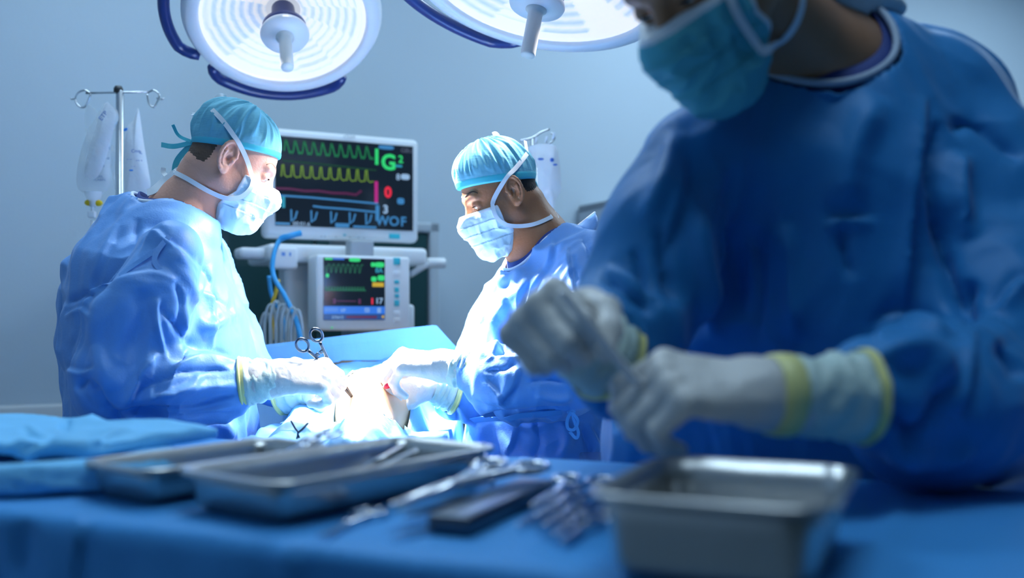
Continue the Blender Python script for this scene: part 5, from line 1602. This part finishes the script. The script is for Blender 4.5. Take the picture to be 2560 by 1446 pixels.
o = mesh_obj('table_cover', V, Fs[zb[Fs].all(1)], M_drape_m)
tag(o, 'royal blue cloth covering the instrument table in the foreground', 'table cover')
sm = o.modifiers.new('thickness', 'SOLIDIFY'); sm.thickness = .002; sm.offset = -1

# folded sheets on the left
S = Shape()
def slab(poly, z0, z1, rd=.006, k=.012):
    poly = [A(*p) for p in poly]; c = np.mean(poly, 0); n = len(poly)
    ed = []
    for i in range(n):
        p, q_ = poly[i], poly[(i + 1) % n]; e_ = q_ - p; nn = nrm(A(e_[1], -e_[0]))
        if nn.dot(c - p) > 0: nn = -nn
        ed.append((p, nn))
    def fn(X, Y, Z):
        f = np.maximum(Z - z1, z0 - Z)
        for p, nn in ed: f = np.maximum(f, (X - p[0]) * nn[0] + (Y - p[1]) * nn[1])
        return f
    lo = A(*np.min(poly, 0), z0); hi = A(*np.max(poly, 0), z1)
    S.pr.append((fn, lo, hi, k, 'u'))
def sheet(name, poly, z0, z1, label, folds, seed, m=M_sheet, amp=.004):
    global S
    S = Shape(); slab(poly, z0, z1)
    V, Fs = S.mesh(.0045); V = smooth_mesh(V, Fs, 2); N = vnormals(V, Fs)
    up = np.clip(N[:, 2], 0, 1)
    V[:, 2] += up * (amp * ridged(np.stack([V[:, 0] * 9, V[:, 1] * 9, V[:, 0] * 0], 1), seed) + amp * 1.2 * vnoise(np.stack([V[:, 0] * 6, V[:, 1] * 6, V[:, 0] * 0], 1), seed + 3))
    V = V + N * ((1 - up) * .003 * ridged(V * A(8, 8, 60), seed + 5))[:, None]
    N = vnormals(V, Fs); V = cloth_folds(V, N, [(q_[0], q_[1], q_[2] * 1.7, q_[3]) for q_ in folds], 1.2, front=False)
    V[:, 2] = np.maximum(V[:, 2], TZ + .001)
    o = mesh_obj(name, V, Fs, m); tag(o, label, 'folded drape'); return o
sheet('folded_drape', [(-.95, 1.16), (-.575, 1.095), (-.455, 1.12), (-.40, 1.20), (-.47, 1.36), (-.95, 1.50)], TZ + .002, TZ + .028, 'lower folded blue drape at the left edge of the table, under another', [([(30, 1190), (120, 1205), (240, 1220)], 8, 5, 's')], 3)
sheet('folded_drape', [(-.95, 1.22), (-.60, 1.175), (-.50, 1.165), (-.395, 1.345), (-.66, 1.475), (-.95, 1.55)], TZ + .034, TZ + .052, 'upper folded sky blue drape with creases, topmost on the left of the table',
      [([(60, 1065), (100, 1090), (170, 1078)], 8, -7, 's'), ([(170, 1048), (155, 1078)], 7, -8, 'c'), ([(0, 1118), (80, 1095), (150, 1085)], 9, 6, 's'), ([(20, 1145), (120, 1110), (250, 1072), (330, 1066)], 12, 6, 's'), ([(230, 1118), (290, 1085), (360, 1072)], 10, -6, 's'), ([(60, 1150), (130, 1120), (230, 1120)], 10, 5, 'r')], 9, amp=.005)

# ------------------------------------------------------------------ steel trays
M_tray = mat('tray_steel', (.52, .52, .51), .33, metal=1.0, bump=[(9, .004, (1, 1, 1))])
def tray(C, ax, L, W, H, label, lip=.009, cr=.022, draft=.010):
    ax = nrm(A(ax[0], ax[1], 0)); ay = np.cross((0, 0, 1), ax)
    root = empty('steel_tray', A(C[0], C[1], TZ), label, 'tray')
    def loop(off, z, n=6):
        out = []; r = max(.003, cr + off); hx, hy = L / 2 + off - r, W / 2 + off - r
        for q_, (sx, sy) in enumerate(((1, 1), (-1, 1), (-1, -1), (1, -1))):
            for i in range(n + 1):
                an = q_ * PI / 2 + i * PI / 2 / n
                out.append(A(C[0], C[1], TZ + z) + ax * (sx * hx + r * math.cos(an)) + ay * (sy * hy + r * math.sin(an)))
        return out
    def skin(loops, closed_last=False):
        mb = MB(); n = len(loops[0]); V = sum(loops, []); Fs = []
        for i in range(len(loops) - 1):
            for j in range(n): Fs.append((i * n + j, i * n + (j + 1) % n, (i + 1) * n + (j + 1) % n, (i + 1) * n + j))
        if closed_last: Fs.append(tuple((len(loops) - 1) * n + j for j in range(n)))
        mb.add(V, Fs, True); return mb
    b = .0015
    mb = skin([loop(0, H), loop(-draft * .35, H * .65), loop(-draft * .75, H * .22), loop(-draft, b + .004), loop(-draft - .004, b), loop(-draft - .012, b)], True)
    o = mb.build('basin', M_tray, root); sm = o.modifiers.new('thickness', 'SOLIDIFY'); sm.thickness = .0014; sm.offset = -1 if False else 0
    mb = skin([loop(lip, H - .006), loop(lip + .001, H - .003), loop(lip, H + .0005), loop(lip * .6, H + .001), loop(.001, H + .0005), loop(-.001, H - .002)])
    o = mb.build('rim', M_tray, root); sm = o.modifiers.new('thickness', 'SOLIDIFY'); sm.thickness = .0012
    return root
tray((-.182, 1.118), (.588, .809), .335, .150, .042, 'long steel tray with instruments, in the middle of the table')
tray((-.352, 1.172), (.588, .809), .250, .118, .039, 'steel tray left of the long tray, holding a bunch of forceps')
tray((.184, .830), (-.407 * -1, .914), .215, .168, .064, 'deep steel tray in the near right corner of the table, strongly blurred', cr=.028)

# ------------------------------------------------------------------ instruments (built once, then copied)
M_inst = mat('instrument_steel', (.92, .92, .92), .17, metal=1.0)
M_idark = mat('dark_steel', (.10, .12, .15), .3, metal=1.0)
def make_hemostat(name, label, cat, L=.16, m=M_inst):
    """locking forceps lying along +x, rings at -x"""
    root = empty(name, (0, 0, 0), label, cat)
    for s in (-1, 1):
        mb = MB()
        ring = [A(-L * .40 + .016 * math.cos(a), s * (.017 + .0115 * math.sin(a)), .003) for a in np.linspace(0, 2 * PI, 20, endpoint=False)]
        mb.tube(ring, .0029, 8, closed=True)
        mb.tube(catmull([A(-L * .31, s * .014, .003), A(-L * .15, s * .008, .003), A(L * .08, -s * .0005, .003)], 6), [.0034] * 6 + [.0038] * 7, 8)
        mb.tube(catmull([A(L * .08, -s * .0005, .003), A(L * .22, -s * .0028, .003), A(L * .42, -s * .0010, .003), A(L * .50, -s * .0004, .0035)], 6), np.linspace(.0040, .0015, 19), 8)
        mb.box((-L * .22, s * .006, .003), (.004, .005, .0014), None, .001)
        mb.build('arm', m, root)
    mb = MB(); mb.cyl((L * .08, 0, -.0005), (L * .08, 0, .0068), .0038); mb.build('pivot_screw', m, root)
    return root
def make_tweezers(name, label, cat, L=.14, m=M_inst):
    root = empty(name, (0, 0, 0), label, cat)
    for s in (-1, 1):
        mb = MB(); c = catmull([A(-L / 2, s * .0008, .004), A(-L * .25, s * .005, .004), A(0, s * .0062, .004), A(L * .3, s * .003, .004), A(L / 2, s * .0008, .004)], 6)
        mb.ribbon(c, np.interp(np.linspace(0, 1, 25), [0, .1, .4, .75, 1], [.005, .0075, .0085, .005, .0015]), .0014, A(0, 1, 0)); mb.build('arm', m, root)
    return root
def make_handle(name, label, cat, L=.13, m=M_inst):
    """scalpel: flat handle with a blade"""
    root = empty(name, (0, 0, 0), label, cat)
    mb = MB(); c = catmull([A(-L / 2, 0, .003), A(-L * .2, 0, .003), A(L * .2, 0, .003), A(L * .32, 0, .003)], 6)
    mb.ribbon(c, np.interp(np.linspace(0, 1, 19), [0, .08, .4, .75, 1], [.006, .010, .0085, .0105, .005]), .0032, A(0, 0, 1)); mb.build('handle', m, root)
    mb = MB(); mb.add([(L * .30, -.0035, .003), (L * .5, .0030, .003), (L * .47, .004, .003), (L * .30, .0035, .003), (L * .30, -.0035, .0036), (L * .5, .0030, .0034), (L * .47, .004, .0036), (L * .30, .0035, .0036)],
                      [(0, 3, 2, 1), (4, 5, 6, 7), (0, 1, 5, 4), (1, 2, 6, 5), (2, 3, 7, 6), (3, 0, 4, 7)], False); mb.build('blade', m, root)
    return root
def make_scissors(name, label, cat, L=.17, m=M_inst, open_=.14):
    root = empty(name, (0, 0, 0), label, cat)
    for s in (-1, 1):
        R_ = rot((0, 0, 1), s * open_ / 2)
        mb = MB()
        ring = [A(-L * .46 + .021 * math.cos(a), s * (.016 + .0125 * math.sin(a)), .003) for a in np.linspace(0, 2 * PI, 22, endpoint=False)]
        mb.tube(ring, .0030, 8, closed=True)
        mb.tube(catmull([A(-L * .34, s * .013, .003), A(-L * .15, s * .006, .003), A(0, 0, .003)], 6), [.0030] * 13, 8)
        mb.add([(-.006, -.0045, .0022 + s * .0008), (L * .46, -s * .0005, .0026 + s * .0008), (L * .40, .0035 * s, .0026 + s * .0008), (-.006, .0050, .0022 + s * .0008),
                (-.006, -.0045, .0042 + s * .0008), (L * .46, -s * .0005, .0036 + s * .0008), (L * .40, .0035 * s, .0038 + s * .0008), (-.006, .0050, .0042 + s * .0008)],
               [(0, 3, 2, 1), (4, 5, 6, 7), (0, 1, 5, 4), (1, 2, 6, 5), (2, 3, 7, 6), (3, 0, 4, 7)], False)
        mb.V = [v @ R_.T for v in mb.V]
        mb.build('arm', m, root)
    mb = MB(); mb.cyl((0, 0, -.0005), (0, 0, .0075), .0038); mb.build('pivot_screw', m, root)
    return root
def lay(o, a_, b_, roll=0.0, scale=1.0):
    """lie from point a (rings) to b (tip)"""
    a_, b_ = A(a_), A(b_); x_ = nrm(b_ - a_); z_ = A(0, 0, 1) - x_ * x_[2]; z_ = nrm(z_); z_ = rot(x_, roll) @ z_; y_ = np.cross(z_, x_)
    M = (Matrix(np.stack([x_, y_, z_], 1).tolist()) * scale).to_4x4(); M.translation = Vector((a_ + b_) / 2)
    o.matrix_basis = M; return o
used = {}
def place(kind, a_, b_, label, group=None, roll=0.0, dz=0.0):
    mk, cat, nm = dict(h=(make_hemostat, 'forceps', 'forceps'), t=(make_tweezers, 'tweezers', 'tweezers'), s=(make_handle, 'scalpel', 'scalpel'), x=(make_scissors, 'scissors', 'scissors'))[kind]
    if kind not in used: used[kind] = mk(nm, label, cat); o = used[kind]
    else: o = copy_tree(used[kind])
    o['label'] = label
    if group: o['group'] = group
    ln = np.linalg.norm(A(b_) - A(a_)); k_ = min(1.6, max(.75, ln / dict(h=.16, t=.14, s=.13, x=.17)[kind]))
    lay(o, A(a_) + A(0, 0, dz), A(b_) + A(0, 0, dz), roll, k_); return o
G1 = 'instruments lying right of the long tray'
place('h', T(1300, 1192, .012), T(975, 1312, .004), 'long silver forceps reaching back along the long tray, topmost of the pile', G1, dz=.012)
place('s', T(1160, 1240, .01), T(975, 1308, .004), 'broad silver scalpel handle second from the long tray in the middle pile', G1, dz=.007)
place('t', T(1180, 1262, .004), T(1010, 1318, .004), 'bright tweezers in the front of the middle pile', G1, dz=.006)
place('x', T(925, 1285), T(800, 1350), 'scissors with rings up against the long tray, points towards the near left', G1)
place('s', T(1130, 1318, .0), T(1000, 1345, .0), 'scalpel handle lying nearest in the middle pile', G1)
mb = MB(); q0, q1 = T(1342, 1222, .006), T(1120, 1322, .006); dd = nrm(q1 - q0); mb.box((q0 + q1) / 2 + A(0, 0, .003), (np.linalg.norm(q1 - q0) / 2, .022, .0085), np.stack([dd, np.cross((0, 0, 1), dd), A(0, 0, 1)], 1), .004)
o = mb.build('instrument_case', M_idark); tag(o, 'dark flat instrument case lying under the middle pile', 'case')
o = wtube('steel_hook', [T(1206, 1128, .030), T(1212, 1150, .026), T(1222, 1185, .014), T(1232, 1212, .004)], [.0042] * 8 + [.005] * 8 + [.0036] * 9, M_inst); tag(o, 'steel hook leaning on the far right corner of the long tray', 'hook')
G2 = 'forceps fanned beside the deep tray'
fan = [((1470, 1232), (1330, 1312)), ((1482, 1250), (1340, 1330)), ((1490, 1268), (1360, 1345)), ((1496, 1285), (1385, 1358)), ((1500, 1300), (1405, 1368))]
lab = ['first forceps from the back, bright ring beside the deep tray corner', 'second forceps from the back in the fan beside the deep tray', 'third forceps from the back in the fan beside the deep tray', 'fourth forceps from the back in the fan beside the deep tray', 'nearest forceps in the fan beside the deep tray']
for i, (p, q) in enumerate(fan): place('h', T(*p), T(*q), lab[i], G2, dz=.002 + .003 * (4 - i))
place('t', T(1400, 1278), T(1295, 1322), 'tweezers lying left of the fan of forceps', G2)
# in the long tray
zt = .004
def tt(px, py, h): return T(px, py, h)
G3 = 'instruments in the long tray'
place('s', tt(985, 1132, .030), tt(880, 1190, .008), 'scalpel leaning in the long tray, rear one of three', G3)
place('s', tt(1020, 1140, .030), tt(900, 1198, .008), 'scalpel leaning in the long tray, right one of three', G3)
place('t', tt(960, 1150, .022), tt(850, 1202, .007), 'tweezers lying in the long tray', G3)
G4 = 'forceps bunched in the left tray'
bunch = [((775, 1112), (690, 1158)), ((757, 1116), (665, 1160)), ((792, 1106), (715, 1150)), ((735, 1122), (640, 1162)), ((720, 1128), (625, 1160))]
lb2 = ['forceps second from the right in the left tray bunch', 'middle forceps in the left tray bunch', 'rightmost forceps standing out of the left tray bunch', 'forceps second from the left in the left tray bunch', 'leftmost forceps lying low in the left tray bunch']
for i, (p, q) in enumerate(bunch): place('h', T(*p, .040 - .004 * i), T(*q, .008 + .003 * (i % 3)), lb2[i], G4, roll=.25 * (i - 2))

# things on a trolley behind the nurse's hands
tro = empty('trolley', A(.28, 1.95, 0), 'small steel trolley behind the front nurse\'s hands', 'trolley')
mb = MB(); mb.box((.30, 1.95, .905), (.16, .12, .012), None, .005); mb.build('top', M_steel, tro)
for sx in (-1, 1):
    for sy in (-1, 1):
        mb = MB(); mb.cyl((.30 + sx * .14, 1.95 + sy * .10, 0), (.30 + sx * .14, 1.95 + sy * .10, .90), .011); mb.build('leg', M_steel, tro)
mb = MB(); mb.box(P(1616, 1126, 1.92) , (.030, .05, .012), None, .010); o = mb.build('kidney_dish', M_tray); tag(o, 'small steel dish behind the front nurse\'s fingers', 'dish')
for nm, (px, py), r_, lb_ in (('gauze_swab', (1592, 1108), (.012, .02, .026), 'upright pale gauze swab with a green base, left of the small dish'), ('gauze_swab', (1660, 1120), (.024, .02, .022), 'pale gauze swab in a peak right of the small dish'), ('gauze_swab', (1700, 1128), (.022, .02, .014), 'flat pale gauze swab beside the front nurse\'s gown')):
    S = Shape(); S.ell(P(px, py, 1.93), r_, .01); S.cone(P(px, py, 1.93), P(px + 2, py - 22, 1.93), r_[0] * .6, .003, .012)
    V, Fs = S.mesh(.003); N = vnormals(V, Fs); V = V + N * (.003 * ridged(V * 60, 3))[:, None]
    V[:, 2] = np.maximum(V[:, 2], .917); mi = (V[Fs, 2].mean(1) < .935).astype(int) if px == 1592 else None
    o = mesh_obj(nm, V, Fs, [mat('gauze', (.62, .70, .70), .8), mat('green_swab', (.12, .34, .20), .8)], None, True, mi); tag(o, lb_, 'gauze swab')
# ------------------------------------------------------------------ held instruments
def held(kind, a_, b_, label, cat, nm, roll=0.0, **kw):
    o = dict(x=make_scissors, h=make_hemostat)[kind](nm, label, cat, **kw); return lay(o, a_, b_, roll)
h0, h1 = P(764, 838, 1.985), P(890, 1006, 2.10); hl = np.linalg.norm(h1 - h0)
held('h', h0, h1, 'scissor-handled needle holder gripped by the left surgeon over the incision', 'needle holder', 'needle_holder', roll=-1.0, L=hl * 1.05, m=M_idark)
pen = empty('cautery_pen', P(940, 985, 2.13), 'slim orange-tipped cautery pen held by the right-hand surgeon', 'cautery pen')
p0, p1, p2, p3 = P(990, 952, 2.10), P(962, 968, 2.12), P(932, 985, 2.14), P(890, 1005, 2.17)
mb = MB(); mb.tube([p0, p1, p2], [.005, .005, .0035], 12); mb.build('barrel', M_bind, pen)
mb = MB(); mb.tube([p2, p3], [.0034, .0030], 10); mb.build('tip', mat('orange_tip', (.75, .22, .06), .5), pen)
mb = MB(); mb.sphere(P(972, 964, 2.10), (.012, .007, .006), R=rot((0, 1, 0), -.5)); mb.build('red_button', mat('red_button', (.62, .01, .06), .4), pen)
rod = MB(); r0, r1 = P(1402, 728, .962), P(1600, 965, .990); dd = r1 - r0
rod.tube(catmull([r0, r0 + dd * .3, r0 + dd * .7, r1], 6), np.interp(np.linspace(0, 1, 19), [0, .2, .5, 1], [.0040, .0036, .0048, .0050]), 14)
o = rod.build('metal_rod', mat('matte_steel', (.74, .75, .77), .4, metal=.15)); tag(o, 'thin metal rod held between the front nurse\'s gloved hands', 'rod')
tc = MB(); tc.tube(catmull([P(727, 1052, 1.86), P(738, 1072, 1.86), P(745, 1082, 1.86), P(742, 1098, 1.86)], 5), .0018, 8); tc.tube(catmull([P(770, 1058, 1.87), P(756, 1074, 1.86), P(745, 1084, 1.86), P(748, 1096, 1.86)], 5), .0022, 8)
o = tc.build('towel_clip', M_idark); tag(o, 'small dark towel clip pinching the patient drape near the left surgeon', 'clip')

# ------------------------------------------------------------------ camera
cam = bpy.data.cameras.new('camera'); co = bpy.data.objects.new('camera', cam); COL.objects.link(co)
co.location = (0, 0, CZ); co.rotation_euler = (PI / 2, 0, 0); cam.lens = 35; cam.sensor_width = 36
cam.shift_y = (YH - 723) / 2560; cam.clip_start = .02; SC.camera = co
cam.dof.use_dof = True; cam.dof.focus_distance = 2.12; cam.dof.aperture_fstop = 1.9

# ------------------------------------------------------------------ light
lamp_light(L1, (-.09, 2.32, 1.26), 300, .68, .65)
lamp_light(L1, (-.27, 2.13, 1.03), 190, .44, .6, 1.5)
lamp_light(L2, (-.50, 2.19, 1.22), 48, .80, .7)
w = bpy.data.worlds.new('room_light'); SC.world = w; w.use_nodes = True
bg = w.node_tree.nodes['Background']; bg.inputs[0].default_value = (.27, .55, .85, 1); bg.inputs[1].default_value = .07
def area(name, loc, size, power, col, tgt=None):
    l = bpy.data.lights.new(name, 'AREA'); l.energy = power; l.color = col; l.shape = 'RECTANGLE'; l.size, l.size_y = size
    o = bpy.data.objects.new(name, l); COL.objects.link(o); o.location = loc
    if tgt is not None: o.rotation_euler = Vector(A(tgt) - A(loc)).to_track_quat('-Z', 'Y').to_euler()
    return o
area('ceiling_fill', wall_pt(-.9, 1.3, HC - .02), (1.2, .6), 32, (.60, .82, 1))  # unseen lights added under the ceiling as cool ambient fill
area('ceiling_fill', wall_pt(1.6, 1.2, HC - .02), (1.2, .6), 50, (.60, .82, 1))
area('ceiling_fill', wall_pt(3.7, 1.3, HC - .02), (1.2, .6), 40, (.60, .82, 1))  # added to brighten the far right of the back wall
area('ceiling_fill', wall_pt(-.9, 3.4, HC - .02), (1.2, .6), 20, (.60, .82, 1))
SC.view_settings.view_transform = 'Standard'; SC.view_settings.look = 'None'; SC.view_settings.gamma = 1
SC.view_settings.use_curve_mapping = False
SC.view_settings.exposure = 0.0
